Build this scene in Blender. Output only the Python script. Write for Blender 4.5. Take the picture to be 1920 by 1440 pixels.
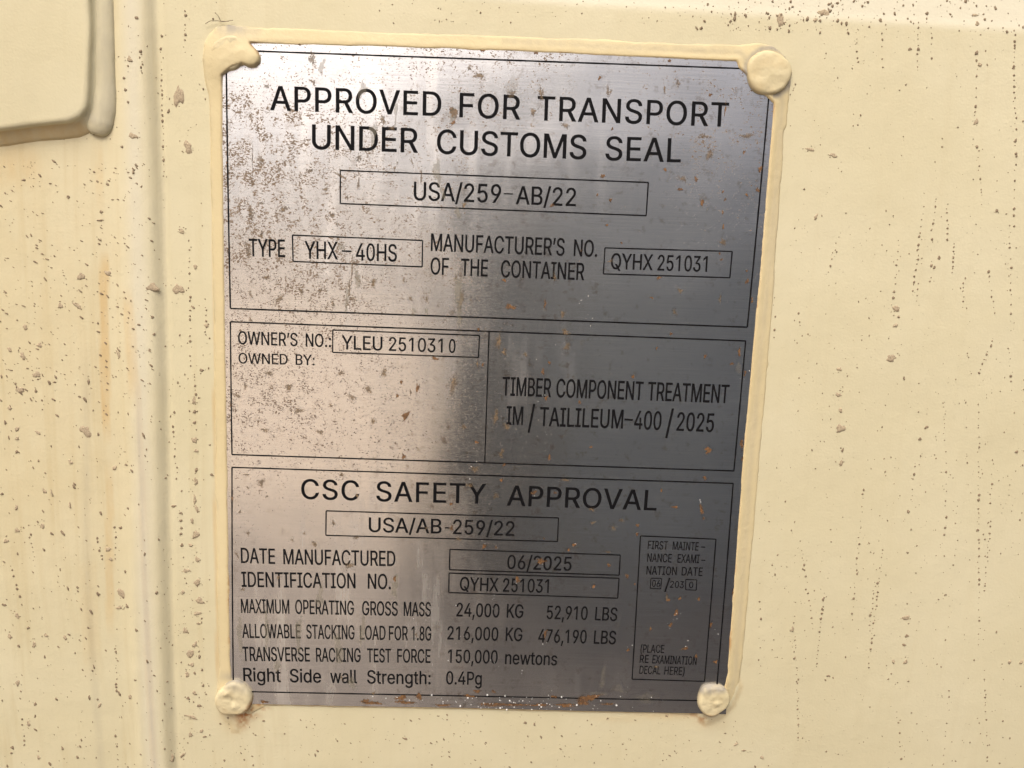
import bpy, math, random
import numpy as np
from mathutils import Matrix, Vector
from mathutils.geometry import delaunay_2d_cdt

for ob in list(bpy.data.objects):
    bpy.data.objects.remove(ob)
SC = bpy.context.scene
COL = SC.collection
R = math.radians

# ------------------------------------------------------------------ camera
# Pose fitted to the ruled lines of the plate; plane units are millimetres on
# the steel face (X right, Y down, N into the wall), 196 mm between the rules.
F = 1442.0
W3 = (-0.1495, 0.0251, -0.0372)
CC = np.array((0.7812, -18.7713, -291.7162))


def rot(w):
    w = np.array(w)
    th = np.linalg.norm(w)
    k = w / th
    K = np.array([[0, -k[2], k[1]], [k[2], 0, -k[0]], [-k[1], k[0], 0]])
    return np.eye(3) + math.sin(th) * K + (1 - math.cos(th)) * K @ K


RM = rot(W3)


def bow(y):
    """the panel, and the plate riveted to it, belly out a little (mm)"""
    return -.2e-3 * min(abs(y - 10), 420) ** 2


def mm(u, v, h=0.0):
    """where the sight line of photo pixel (u, v) meets the surface h mm in front of the steel"""
    d = RM @ np.array([(u - 960) / F, (v - 720) / F, 1.0])
    b = 0.0
    for _ in range(4):
        p = CC + (-h - b - CC[2]) / d[2] * d
        b = bow(p[1])
    return float(p[0]), float(p[1])


def wv(x, y, h):
    """plate millimetres -> world metres"""
    return (x * .001, -(h + bow(y)) * .001, -y * .001)


def dirw(d):
    return Vector((d[0], d[2], -d[1]))


cam_d = bpy.data.cameras.new('camera')
cam = bpy.data.objects.new('camera', cam_d)
COL.objects.link(cam)
cam_d.sensor_width = 36
cam_d.lens = F / 1920 * 36
cam_d.clip_start = .01
cam_d.clip_end = 2000
cx, cy, cz = (dirw(RM @ np.array(a)) for a in ((1, 0, 0), (0, -1, 0), (0, 0, -1)))
M = Matrix((cx, cy, cz)).transposed().to_4x4()
M.translation = Vector((CC[0], CC[2], -CC[1])) * .001
cam.matrix_world = M
SC.camera = cam

# ------------------------------------------------------------------ light
world = bpy.data.worlds.new('World')
SC.world = world
world.use_nodes = True
wn = world.node_tree
bg = wn.nodes['Background']
sky = wn.nodes.new('ShaderNodeTexSky')
sky.sky_type = 'NISHITA'
sky.sun_disc = False
SUN_EL, SUN_AZ = 56, -19          # azimuth from the wall's normal, minus = to the left
sky.sun_elevation = R(SUN_EL)
sky.sun_rotation = R(180 - SUN_AZ)
sky.air_density = .7
sky.dust_density = 9.0
sky.ozone_density = 1.0
wn.links.new(sky.outputs[0], bg.inputs[0])
bg.inputs[1].default_value = .10
sun_d = bpy.data.lights.new('sun', 'SUN')
sun_d.energy = 1.5
sun_d.angle = R(48)
sun_d.color = (1, .94, .84)
sun = bpy.data.objects.new('sun', sun_d)
COL.objects.link(sun)
sv = Vector((math.sin(R(SUN_AZ)) * math.cos(R(SUN_EL)), -math.cos(R(SUN_AZ)) * math.cos(R(SUN_EL)), math.sin(R(SUN_EL))))
sun.rotation_euler = sv.to_track_quat('Z', 'Y').to_euler()
SC.view_settings.view_transform = 'Standard'
SC.view_settings.look = 'None'
SC.view_settings.gamma = 1
SC.view_settings.use_curve_mapping = False
SC.view_settings.exposure = 0.55

rng = np.random.default_rng(7)
random.seed(7)


# ------------------------------------------------------------------ helpers
def mesh(name, V, Fc, mat, parent=None, smooth=True, kind=None, label=None, attrs=None):
    me = bpy.data.meshes.new(name)
    me.from_pydata([tuple(v) for v in V], [], [tuple(f) for f in Fc])
    me.materials.append(mat)
    if smooth:
        me.polygons.foreach_set('use_smooth', [True] * len(me.polygons))
    for k, a in (attrs or {}).items():
        at = me.attributes.new(k, 'FLOAT', 'POINT')
        at.data.foreach_set('value', np.asarray(a, dtype=np.float32))
    me.update()
    o = bpy.data.objects.new(name, me)
    COL.objects.link(o)
    if parent:
        o.parent = parent
    if kind:
        o['kind'] = kind
    if label:
        o['label'] = label
    return o


def thing(name, label, cat, loc=(0, 0, 0)):
    o = bpy.data.objects.new(name, None)
    o.empty_display_size = .05
    o.location = loc
    COL.objects.link(o)
    o['label'] = label
    o['category'] = cat
    return o


def sstep(a, b, x):
    t = np.clip((x - a) / (b - a), 0, 1)
    return t * t * (3 - 2 * t)


def sdf(poly, X, Y):
    """signed distance to a polygon, positive inside"""
    P = np.array(poly, dtype=float)
    d = np.full(X.shape, 1e9)
    ins = np.zeros(X.shape, bool)
    for i in range(len(P)):
        a, b = P[i], P[(i + 1) % len(P)]
        e = b - a
        t = np.clip(((X - a[0]) * e[0] + (Y - a[1]) * e[1]) / max(e @ e, 1e-12), 0, 1)
        d = np.minimum(d, (X - a[0] - t * e[0]) ** 2 + (Y - a[1] - t * e[1]) ** 2)
        if a[1] != b[1]:
            c = ((Y < a[1]) != (Y < b[1])) & (X < a[0] + (Y - a[1]) * e[0] / e[1])
            ins ^= c
    return np.where(ins, 1, -1) * np.sqrt(d)


def vnoise(X, Y, s, seed, octaves=3):
    """value noise in numpy, about -1..1"""
    out = np.zeros(X.shape)
    amp, tot = 1.0, 0.0
    for o in range(octaves):
        r = np.random.default_rng(seed * 17 + o)
        T = r.uniform(-1, 1, (64, 64))
        gx, gy = X / s + 1000.3, Y / s + 1000.7
        ix, iy = np.floor(gx).astype(int), np.floor(gy).astype(int)
        fx, fy = gx - ix, gy - iy
        fx, fy = fx * fx * (3 - 2 * fx), fy * fy * (3 - 2 * fy)
        a, b = T[ix % 64, iy % 64], T[(ix + 1) % 64, iy % 64]
        c, d = T[ix % 64, (iy + 1) % 64], T[(ix + 1) % 64, (iy + 1) % 64]
        out += amp * ((a * (1 - fx) + b * fx) * (1 - fy) + (c * (1 - fx) + d * fx) * fy)
        tot += amp
        amp *= .5
        s *= .5
    return out / tot


class G:
    """short hand for building node trees"""

    def __init__(s, name):
        s.m = bpy.data.materials.new(name)
        s.m.use_nodes = True
        s.t = s.m.node_tree
        s.b = s.t.nodes['Principled BSDF']
        s.out = s.t.nodes['Material Output']
        tc = s.t.nodes.new('ShaderNodeTexCoord')
        s.pos = s.vec('MULTIPLY', tc.outputs['Object'], (1000, 1000, 1000))   # millimetres

    def lk(s, a, sock):
        if isinstance(a, (int, float)):
            sock.default_value = a
        elif isinstance(a, tuple):
            sock.default_value = a if len(a) == len(sock.default_value) else (*a, 1)
        else:
            s.t.links.new(a, sock)

    def vec(s, op, a, b):
        n = s.t.nodes.new('ShaderNodeVectorMath')
        n.operation = op
        s.lk(a, n.inputs[0])
        s.lk(b, n.inputs[1])
        return n.outputs[0]

    def math(s, op, a, b=0.0, clamp=False):
        n = s.t.nodes.new('ShaderNodeMath')
        n.operation = op
        n.use_clamp = clamp
        s.lk(a, n.inputs[0])
        s.lk(b, n.inputs[1])
        return n.outputs[0]

    def noise(s, freq, detail=2.0, rough=.5, off=(0, 0, 0), dist=0.0):
        v = s.vec('ADD', s.vec('MULTIPLY', s.pos, freq), off)
        n = s.t.nodes.new('ShaderNodeTexNoise')
        s.lk(v, n.inputs['Vector'])
        n.inputs['Scale'].default_value = 1
        n.inputs['Detail'].default_value = detail
        n.inputs['Roughness'].default_value = rough
        n.inputs['Distortion'].default_value = dist
        return n.outputs['Fac']

    def ramp(s, x, a, b, lo=0.0, hi=1.0):
        n = s.t.nodes.new('ShaderNodeMapRange')
        n.interpolation_type = 'SMOOTHSTEP'
        for v, i in ((x, 0), (a, 1), (b, 2), (lo, 3), (hi, 4)):
            s.lk(v, n.inputs[i])
        return n.outputs[0]

    def mix(s, f, a, b):
        n = s.t.nodes.new('ShaderNodeMix')
        n.data_type = 'RGBA'
        s.lk(f, n.inputs[0])
        s.lk(a, n.inputs[6])
        s.lk(b, n.inputs[7])
        return n.outputs[2]

    def attr(s, name):
        n = s.t.nodes.new('ShaderNodeAttribute')
        n.attribute_name = name
        return n.outputs['Fac']

    def bump(s, h, dist, strength=1.0, normal=None):
        n = s.t.nodes.new('ShaderNodeBump')
        n.inputs['Strength'].default_value = strength
        n.inputs['Distance'].default_value = dist
        s.lk(h, n.inputs['Height'])
        if normal:
            s.lk(normal, n.inputs['Normal'])
        return n.outputs[0]

    def set(s, **kw):
        for k, v in kw.items():
            s.lk(v, s.b.inputs[k.replace('_', ' ')])
        return s.m


# ------------------------------------------------------------------ materials
def cream(name, base=(.592, .540, .355), dusty=0.0):
    g = G(name)
    c = g.mix(g.ramp(g.noise((.018, .018, .018), 4), .35, .7), base, tuple(x * y for x, y in zip(base, (1.05, 1.06, 1.10))))
    # rain tracks down the paint
    tr = g.math('MULTIPLY', g.ramp(g.noise((.22, .22, .006), 3, .6), .48, .78), g.math('ADD', .13, g.math('MULTIPLY', g.attr('run'), .30)))
    c = g.mix(tr, c, tuple(x * y for x, y in zip(base, (.86, .80, .70))))
    c = g.mix(g.math('MULTIPLY', g.attr('ochre'), g.ramp(g.noise((.25, .25, .08), 4), .25, .6, .55, 1.0)), c, (.54, .36, .14))
    c = g.mix(g.math('MULTIPLY', g.attr('grey'), g.ramp(g.noise((.35, .35, .10), 4), .3, .65, .55, 1.0)), c, (.30, .275, .225))
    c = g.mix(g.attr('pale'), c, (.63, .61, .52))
    c = g.mix(g.math('MULTIPLY', g.attr('rust'), g.ramp(g.noise((.5, .5, .5), 4), .3, .6)), c, (.34, .13, .03))
    # fine dust grain held by the paint
    gr = g.ramp(g.noise((2.0, 2.0, 2.0), 3, .7), .64, .72)
    den = g.ramp(g.noise((.03, .03, .03), 3), .42, .68, .10 + dusty, .55 + dusty)
    c = g.mix(g.math('MULTIPLY', gr, den), c, (.30, .25, .18))
    h = g.math('ADD', g.math('MULTIPLY', g.noise((.16, .16, .16), 3), .8), g.math('MULTIPLY', g.noise((1.1, 1.1, 1.1), 3), .40))
    return g.set(Base_Color=c, Roughness=.58, Specular_IOR_Level=.3, Normal=g.bump(h, .00035, .55))


def specks(g, dens):
    """clusters of small brown flecks, drawn out along the brushing"""
    cl = g.ramp(g.noise((.22, .22, .18), 4, .70), .22, .62)
    thr = g.math('SUBTRACT', .745, g.math('MULTIPLY', g.math('MULTIPLY', cl, dens), .27))
    n = g.noise((1.2, 1.2, 1.75), 4, .62, (7, 3, 1), .6)
    return g.ramp(n, thr, g.math('ADD', thr, .05))


def steel():
    g = G('brushed_stainless')
    dens = g.attr('dens')
    br = g.noise((.035, .035, 9.0), 3, .7)
    br2 = g.noise((.25, .25, 22.0), 2, .7, (5, 0, 3))
    base = g.mix(g.ramp(br, .3, .7), (.61, .61, .61), (.79, .785, .775))
    film = g.ramp(g.noise((.16, .16, .018), 4, .6, (3, 9, 2)), .45, .72)
    fa = g.math('MULTIPLY', film, g.attr('film'))
    base = g.mix(g.math('MULTIPLY', fa, .45), base, (.36, .33, .29))
    brown = g.mix(g.noise((.6, .6, .6), 2), (.066, .039, .019), (.19, .118, .058))
    fl = g.math('MULTIPLY', specks(g, dens), .97)
    # faint brown bloom around the clusters
    bl = g.math('MULTIPLY', g.ramp(g.noise((.22, .22, .22), 4, .7, (2, 2, 8)), .54, .72), g.math('MULTIPLY', g.attr('bloom'), .45))
    col = g.mix(g.math('MULTIPLY', bl, 1.5, True), base, (.20, .13, .065))
    col = g.mix(fl, col, brown)
    white = g.ramp(g.noise((2.6, 2.6, 2.2), 2, .6, (11, 4, 6)), .775, .81)
    white = g.math('MULTIPLY', white, g.attr('white'))
    white = g.math('MULTIPLY', white, .06)
    col = g.mix(white, col, (.50, .49, .46))
    dull = g.math('MAXIMUM', fl, g.math('MULTIPLY', bl, .12))
    g.set(Base_Color=col, Metallic=g.math('SUBTRACT', 1.0, dull))
    rg = g.math('ADD', g.math('MULTIPLY', br2, .06), .165)
    rg = g.math('ADD', rg, g.math('MULTIPLY', fa, .16))
    g.set(Roughness=g.math('ADD', rg, g.math('MULTIPLY', fl, .3)), Anisotropic=.86, Anisotropic_Rotation=.25)
    tan = g.t.nodes.new('ShaderNodeTangent')
    tan.direction_type = 'UV_MAP'
    tan.uv_map = 'UVMap'
    g.lk(tan.outputs[0], g.b.inputs['Tangent'])
    h = g.math('ADD', g.math('MULTIPLY', br2, .02), g.math('MULTIPLY', g.noise((.02, .02, .02), 1), 3.0))
    g.lk(g.bump(h, .0005, .8), g.b.inputs['Normal'])
    return g.m


def ink():
    g = G('black_fill')
    n = g.ramp(g.noise((.9, .9, 1.2), 4, .65, (2, 8, 4)), .70, .73)
    n = g.math('MULTIPLY', n, g.ramp(g.noise((.07, .07, .07), 2), .45, .75, 0, .8))
    return g.set(Base_Color=g.mix(n, (.006, .006, .007), (.16, .11, .065)), Roughness=.7, Specular_IOR_Level=.08)


def eroded(name, ca, cb, freq=.9, rough=.75, lo=.34, amp=1.5):
    """thin deposit whose edge is eaten away by noise; 'fade' is 1 in the middle, 0 at the rim"""
    g = G(name)
    n = g.noise((freq, freq, freq), 4, .68)
    a = g.ramp(g.math('ADD', g.attr('fade'), g.math('MULTIPLY', g.math('SUBTRACT', n, .5), amp)), lo, lo + .22)
    a = g.math('MULTIPLY', a, g.attr('strength'))
    g.set(Base_Color=g.mix(g.ramp(g.noise((.7, .7, .7), 3, .6, (4, 4, 4)), .35, .65), ca, cb), Roughness=rough, Alpha=a)
    return g.m


def mud(name, a, b, c):
    g = G(name)
    n = g.noise((1.7, 1.7, 1.7), 4, .7)
    col = g.mix(g.ramp(n, .35, .6), a, b)
    col = g.mix(g.math('MULTIPLY', g.ramp(g.noise((2.6, 2.6, 2.6), 2, .6, (9, 1, 5)), .5, .62), .7), col, c)
    return g.set(Base_Color=col, Roughness=.85, Normal=g.bump(n, .0005, .6))


def plain(name, col, rough=.7, var=.25, freq=.004, metal=0.0):
    g = G(name)
    n = g.noise((freq, freq, freq), 6, .65)
    return g.set(Base_Color=g.mix(n, tuple(x * (1 - var) for x in col), tuple(x * (1 + var) for x in col)), Roughness=rough, Metallic=metal)


M_WALL = cream('cream_paint')
M_EDGE = cream('cream_paint_border', (.60, .510, .298), .10)
M_RIV = cream('cream_paint_rivet', (.60, .525, .325), .12)
M_STEEL = steel()
M_INK = ink()
M_RUST = eroded('rust', (.11, .056, .024), (.23, .115, .042))
M_TAN = eroded('brown_dirt', (.13, .088, .048), (.25, .175, .10), 2.4, .75, .50, 2.3)
M_WATER = eroded('grey_film', (.24, .215, .15), (.33, .295, .225), .35, .6)
M_SALT = plain('salt', (.72, .72, .70), .5, .1, .5)
M_MUD = mud('dried_mud', (.29, .225, .15), (.42, .34, .23), (.55, .46, .30))
M_SPECK = mud('mud_speck', (.165, .120, .075), (.25, .19, .122), (.36, .285, .185))
M_FIBRE = plain('fibre', (.16, .12, .08), .8)

# ------------------------------------------------------------------ ground and what the plate mirrors
def grid_plane(name, x0, x1, y0, y1, z, mat):
    o = mesh(name, [(x0, y0, z), (x1, y0, z), (x1, y1, z), (x0, y1, z)], [(0, 1, 2, 3)], mat, smooth=False)
    o['kind'] = 'structure'
    return o


GZ = -1.32
grid_plane('ground', -400, 400, -600, 200, GZ, plain('pale_gravel', (.62, .50, .37), .9, .2, .0006))
grid_plane('pavement', -400, 400, -2.9, 3.0, GZ + .004, plain('asphalt', (.19, .165, .148), .9, .3, .003))


def reflection_blocker():
    """open steel skip standing opposite; only its mirror image reaches the photo"""
    root = thing('unseen_blocker', 'unseen dark blue-grey open steel box added opposite the container, darkening the right half of the plate reflection', 'reflection_blocker', (0, 0, GZ))
    m = plain('blocker_paint', (.30, .355, .425), .6, .3, .004)
    x0, x1, y0, y1, hgt = -.16, 4.4, -3.6, -2.1, 2.02
    t = .10

    def box(a, b):
        (ax, ay, az), (bx, by, bz) = a, b
        return [(ax, ay, az), (bx, ay, az), (bx, by, az), (ax, by, az), (ax, ay, bz), (bx, ay, bz), (bx, by, bz), (ax, by, bz)]
    FB = [(0, 3, 2, 1), (4, 5, 6, 7), (0, 1, 5, 4), (1, 2, 6, 5), (2, 3, 7, 6), (3, 0, 4, 7)]

    def boxes(name, L, mt=None):
        V, Q = [], []
        for a, b in L:
            n = len(V)
            V += box(a, b)
            Q += [tuple(i + n for i in f) for f in FB]
        return mesh(name, V, Q, mt or m, root, smooth=False)
    dk = plain('dark_band_paint', (.026, .031, .040), .6, .3, .004)
    boxes('side_panel', [((x0, y1 - t, .12), (x1, y1, hgt))])
    boxes('dark_band', [((x0 - .02, y1 + .003, .12), (x0 + .28, y1 + .09, hgt))], dk)  # near-black strip added to deepen the left edge of the dark reflection
    boxes('side_panel', [((x0, y0, .12), (x1, y0 + t, hgt))])
    boxes('end_panel', [((x0, y0 + t, .12), (x0 + t, y1 - t, hgt))])
    boxes('end_panel', [((x1 - t, y0 + t, .12), (x1, y1 - t, hgt))])
    boxes('floor_panel', [((x0 + t, y0 + t, .12), (x1 - t, y1 - t, .2))])
    boxes('skid', [((x0 + .3, y0 + .2, 0), (x1 - .3, y0 + .4, .118))])
    boxes('skid', [((x0 + .3, y1 - .4, 0), (x1 - .3, y1 - .2, .118))])
    for i in range(6):
        xx = x0 + .40 + i * .76
        boxes('rib', [((xx, y1 + .002, .13), (xx + .1, y1 + .07, hgt - .02))])


reflection_blocker()

# ------------------------------------------------------------------ container wall
STEEL_T = .8                       # the steel face stands this far off the wall
container = thing('shipping_container', 'cream painted steel container wall speckled with dried mud, behind and around the metal data plate', 'container')


def gauss(d, s):
    return np.exp(-(d / s) ** 2)


def line_x(pts, Y):
    """X (mm) of a near-vertical photo polyline at plane heights Y"""
    q = np.array([mm(u, v) for u, v in pts])
    return np.interp(Y, q[:, 1], q[:, 0])


def axis(lo, hi, a, b, step, coarse):
    mid = np.arange(a, b + step / 2, step)
    left = a - np.cumsum(np.geomspace(step * 1.3, coarse, 24))
    left = left[left > lo]
    right = b + np.cumsum(np.geomspace(step * 1.3, coarse, 24))
    right = right[right < hi]
    return np.concatenate(([lo], left[::-1], mid, right, [hi]))


GX = axis(-1100, 1100, -205, 205, 1.0, 120)
GY = axis(-1100, 1100, -130, 190, 1.0, 120)
WX, WY = np.meshgrid(GX, GY)
fade_far = np.clip(1 - (np.maximum(np.abs(WX) - 230, 0) + np.maximum(np.abs(WY) - 190, 0)) / 200, 0, 1)
RIDGE = [(262, 0), (276, 360), (286, 720), (292, 1080), (306, 1440)]
H = np.full(WX.shape, -STEEL_T)
d = WX - line_x(RIDGE, WY)
wob = vnoise(WX, WY, 38, 3) * 1.0 + vnoise(WX, WY, 11, 4) * .45
prof = sstep(-16, -4, d + wob) * (1 - sstep(.6, 5.2, d))
H += 1.7 * prof
H += .35 * gauss(d + 8.5, 1.4) * sstep(60, 120, WY)
H -= .5 * gauss(d - 5.6, 1.2)
H += .24 * vnoise(WX, WY, 45, 11) + .10 * vnoise(WX, WY, 14, 12)
# the panel leans back above a bend near the top
bend_y = mm(1640, 34)[1] + .01 * WX
lean = np.maximum(0, bend_y + 1.5 - WY)
H -= np.where(lean > 0, .13 * np.minimum(lean, 30) * sstep(0, 5, lean) * sstep(30, 90, WX + 60), 0)
H = H * 1.0
och = np.zeros_like(H)
for pts, w, v0, v1, k in (([(192, 500), (192, 640), (200, 900), (207, 1230)], 1.7, 470, 830, .62),
                          ([(203, 880), (206, 1190)], 1.6, 860, 1180, .38),
                          ([(236, 520), (244, 620), (250, 760)], 2.3, 540, 760, .42),
                          ([(184, 255), (186, 370)], 1.5, 250, 420, .30),
                          ([(268, 900), (278, 1200), (292, 1440)], 1.1, 700, 1500, .35),
                          ([(165, 1080), (170, 1250)], 3.5, 1040, 1260, .16),
                          ([(402, 560), (408, 1260)], .9, 120, 1300, .45)):  # last one: shadow line beside the plate's left edge, painted as colour
    y0, y1 = mm(pts[0][0], v0)[1], mm(pts[-1][0], v1)[1]
    dd = WX - line_x(pts, WY) + vnoise(WX, WY, 22, 31) * .7
    och = np.maximum(och, k * (1 - sstep(w * .75, w * 1.25, np.abs(dd))) * sstep(y0 - 4, y0 + 8, WY) * (1 - sstep(y1 - 14, y1 + 8, WY)))
X0, Y0 = mm(60, 262)
och = np.maximum(och, .13 * (1 - sstep(-150, -120, WX)) * (1 - sstep(60, 150, WY)))
och = np.maximum(och, .42 * gauss((WY - Y0 - 9) / 1.0, 10) * sstep(-205, -195, WX) * (1 - sstep(-172, -160, WX)))  # the bracket's soft orange shadow on the wall, put into the colour
grey = np.zeros_like(H)
grey = np.maximum(grey, .20 * gauss(d - 3.6, 1.7))  # shade on the ridge's right flank, put into the colour
grey = np.maximum(grey, .14 * gauss(d - 4.0 - .5 * vnoise(WX, WY, 30, 5), 3.4))  # wider, fainter part of the same painted shade
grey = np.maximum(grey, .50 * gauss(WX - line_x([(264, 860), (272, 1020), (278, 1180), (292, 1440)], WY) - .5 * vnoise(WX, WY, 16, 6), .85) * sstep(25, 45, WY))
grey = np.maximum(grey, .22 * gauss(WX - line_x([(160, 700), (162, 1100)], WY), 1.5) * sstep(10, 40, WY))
pale = .42 * gauss(d + 3.6 + vnoise(WX, WY, 40, 8), 3.6) + .55 * sstep(-1, 4, lean) * sstep(-70, -20, WX)  # second term: sky brightness on the leaning top band, put into the colour
rust = np.zeros_like(H)
for u, v, rx, ry, k in ((458, 1342, 4.6, 2.0, 1.0), (454, 1352, 2.4, 3.6, .8), (486, 1329, 3.4, 1.1, .9), (1318, 1348, 2.2, 2.6, .7), (1300, 1342, 4.0, 1.0, .6), (1250, 1340, 14, .8, .35)):
    x, y = mm(u, v)
    rust = np.maximum(rust, k * np.exp(-((WX - x) / rx) ** 2 - ((WY - y) / ry) ** 2))
for u, v, rx, ry, k in ((435, 1352, 5.0, 5.0, .30), (1330, 1355, 6.5, 3.4, .26), (1240, 1345, 18, 1.6, .30), (1160, 1350, 10, 1.4, .22)):
    x, y = mm(u, v)
    och = np.maximum(och, k * np.exp(-((WX - x) / rx) ** 2 - ((WY - y) / ry) ** 2))
# paint run gathered under the two lower rivets
for poly, hh in (([(412, 1330), (420, 1352), (432, 1360), (436, 1374), (446, 1374), (450, 1360), (462, 1350), (470, 1330)], .45),
                 ([(1306, 1338), (1322, 1362), (1352, 1348), (1376, 1325), (1390, 1290), (1380, 1260), (1340, 1290)], .55)):
    sd = sdf([mm(*p) for p in poly], WX, WY)
    H += hh * sstep(-.8, 1.4, sd)
    och = np.maximum(och, .30 * (1 - sstep(.5, 1.6, np.abs(sd))))


def wall_h(x, y):
    """height of the wall at a plane point, from the grid"""
    i = min(max(int(np.searchsorted(GX, x)), 1), len(GX) - 1)
    j = min(max(int(np.searchsorted(GY, y)), 1), len(GY) - 1)
    fx = (x - GX[i - 1]) / (GX[i] - GX[i - 1])
    fy = (y - GY[j - 1]) / (GY[j] - GY[j - 1])
    return float((H[j - 1, i - 1] * (1 - fx) + H[j - 1, i] * fx) * (1 - fy) + (H[j, i - 1] * (1 - fx) + H[j, i] * fx) * fy)


ny, nx = H.shape
BOW = np.vectorize(bow)
V = np.stack([WX * .001, -(H + BOW(WY)) * .001, -WY * .001], -1).reshape(-1, 3)
idx = np.arange(ny * nx).reshape(ny, nx)
Q = np.stack([idx[:-1, :-1], idx[1:, :-1], idx[1:, 1:], idx[:-1, 1:]], -1).reshape(-1, 4)
# a back sheet gives the panel its thickness
nb = len(V)
back = [(-1.1, .06, 1.1), (1.1, .06, 1.1), (1.1, .06, -1.1), (-1.1, .06, -1.1)]
rim = [(idx[0, :][::-1], nb + 1, nb), (idx[:, 0][::-1], nb, nb + 3), (idx[-1, :], nb + 3, nb + 2)[0:3], (idx[:, -1], nb + 1, nb + 2)]
Fc = [tuple(q) for q in Q.tolist()]
Fc.append((nb, nb + 1, nb + 2, nb + 3))
Fc.append(tuple(idx[0, :].tolist()) + (nb + 1, nb))
Fc.append(tuple(idx[-1, ::-1].tolist()) + (nb + 3, nb + 2))
Fc.append(tuple(idx[::-1, 0].tolist()) + (nb, nb + 3))
Fc.append(tuple(idx[:, -1].tolist()) + (nb + 2, nb + 1))
zero = np.zeros(4)
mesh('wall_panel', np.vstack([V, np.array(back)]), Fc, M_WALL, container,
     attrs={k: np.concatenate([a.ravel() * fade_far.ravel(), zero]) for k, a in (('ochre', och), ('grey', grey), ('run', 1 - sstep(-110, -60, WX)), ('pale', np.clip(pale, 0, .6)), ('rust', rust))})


# ---- welded bracket at the upper left
def bracket():
    base = -STEEL_T
    top = 4.2
    fl = [(-330, -260), (166, -260), (168, 60), (166, 165), (162, 200), (150, 218), (128, 229), (60, 236), (-60, 250), (-330, 283)]
    P = [mm(u, v, top) for u, v in fl]
    # resample the outline so that its edge can wander
    pts = []
    for i in range(len(P)):
        a, b = np.array(P[i]), np.array(P[(i + 1) % len(P)])
        n = max(1, int(np.linalg.norm(b - a) / 2.0))
        pts += [a + (b - a) * k / n for k in range(n)]
    pts = np.array(pts)
    c = pts.mean(0)
    n = len(pts)
    tang = np.roll(pts, -1, 0) - np.roll(pts, 1, 0)
    nor = np.stack([-tang[:, 1], tang[:, 0]], 1)
    nor /= np.linalg.norm(nor, axis=1)[:, None]
    if ((pts + nor * .1 - c) ** 2).sum() < ((pts - c) ** 2).sum():
        nor = -nor
    wobn = vnoise(pts[:, 0], pts[:, 1], 9, 21)[:, None] * .35
    V, Fc = [], []
    rings = ((-2.0, top), (-.9, top - .12), (-.3, top - .5), (.0, top - 1.3), (.2, top - 2), (.8, 1.7), (2.2, .9), (3.6, .1), (4.8, -.9), (5.6, base - 2.5))
    for off, h in rings:
        q = pts + nor * (off + wobn)
        V += [wv(x, y, h + .12 * math.sin(x * .35 + y * .2)) for x, y in q]
    for r in range(len(rings) - 1):
        for i in range(n):
            j = (i + 1) % n
            Fc.append((r * n + i, r * n + j, (r + 1) * n + j, (r + 1) * n + i))
    Fc.append(tuple(range(n - 1, -1, -1)))
    m = mesh('bracket_plate', V, Fc, M_WALL, container, attrs={k: np.zeros(len(V)) for k in ('grey', 'pale', 'rust')} | {
        'ochre': np.array([.55 * float(k // n >= 4) * float(p[2] < -.001 * (mm(0, 225)[1])) for k, p in enumerate(V)])})  # orange shade of the underside, put into the colour
    # the weld bead down its right edge, ending in a round lump
    path = [(188, -200), (190, -60), (192, 40), (192, 120), (194, 170), (192, 205), (186, 230)]
    rad = [4.2, 4.2, 4.3, 4.5, 4.7, 5.0, 5.0]
    pp = np.array([mm(*p) for p in path])
    s = np.linspace(0, len(pp) - 1, 90)
    px = np.interp(s, range(len(pp)), pp[:, 0])
    py = np.interp(s, range(len(pp)), pp[:, 1])
    rr = np.interp(s, range(len(pp)), rad) + .35 * vnoise(px, py, 7, 41)
    V, Fc, gr = [], [], []
    K = 18
    for i in range(90):
        for k in range(K):
            a = 2 * math.pi * k / K
            t = np.array([px[min(i + 1, 89)] - px[max(i - 1, 0)], py[min(i + 1, 89)] - py[max(i - 1, 0)]])
            t /= np.linalg.norm(t)
            nn = np.array([-t[1], t[0]])
            V.append(wv(px[i] + nn[0] * rr[i] * math.cos(a), py[i] + nn[1] * rr[i] * math.cos(a), -.5 + .50 * rr[i] * math.sin(a)))
            gr.append(.34 + .12 * abs(math.cos(a)) + .22 * max(0.0, float(vnoise(px[i:i + 1], py[i:i + 1] + 30, 12, 91)[0]) + .1 * math.cos(a)))  # grey of the shaded bead put into its colour, plus random patches
    for i in range(89):
        for k in range(K):
            Fc.append((i * K + k, i * K + (k + 1) % K, (i + 1) * K + (k + 1) % K, (i + 1) * K + k))
    # rounded lower end
    e = V[-K:]
    cen = Vector(wv(px[-1], py[-1], -.5))
    dirv = Vector(wv(px[-1] - px[-4], py[-1] - py[-4], 0)).normalized()
    prev = 89 * K
    for st in (.35, .65, .88):
        f = math.sqrt(1 - st * st)
        b0 = len(V)
        for k in range(K):
            p = cen + (Vector(e[k]) - cen) * f + dirv * (rr[-1] * .001 * st)
            V.append(tuple(p))
            gr.append(.22)
        for k in range(K):
            Fc.append((prev + k, prev + (k + 1) % K, b0 + (k + 1) % K, b0 + k))
        prev = b0
    Fc.append(tuple(prev + k for k in range(K)))
    mesh('weld_bead', V, Fc, M_WALL, m, attrs={'grey': np.array(gr), 'ochre': np.zeros(len(V)), 'pale': np.zeros(len(V)), 'rust': np.zeros(len(V))})


bracket()


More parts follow.
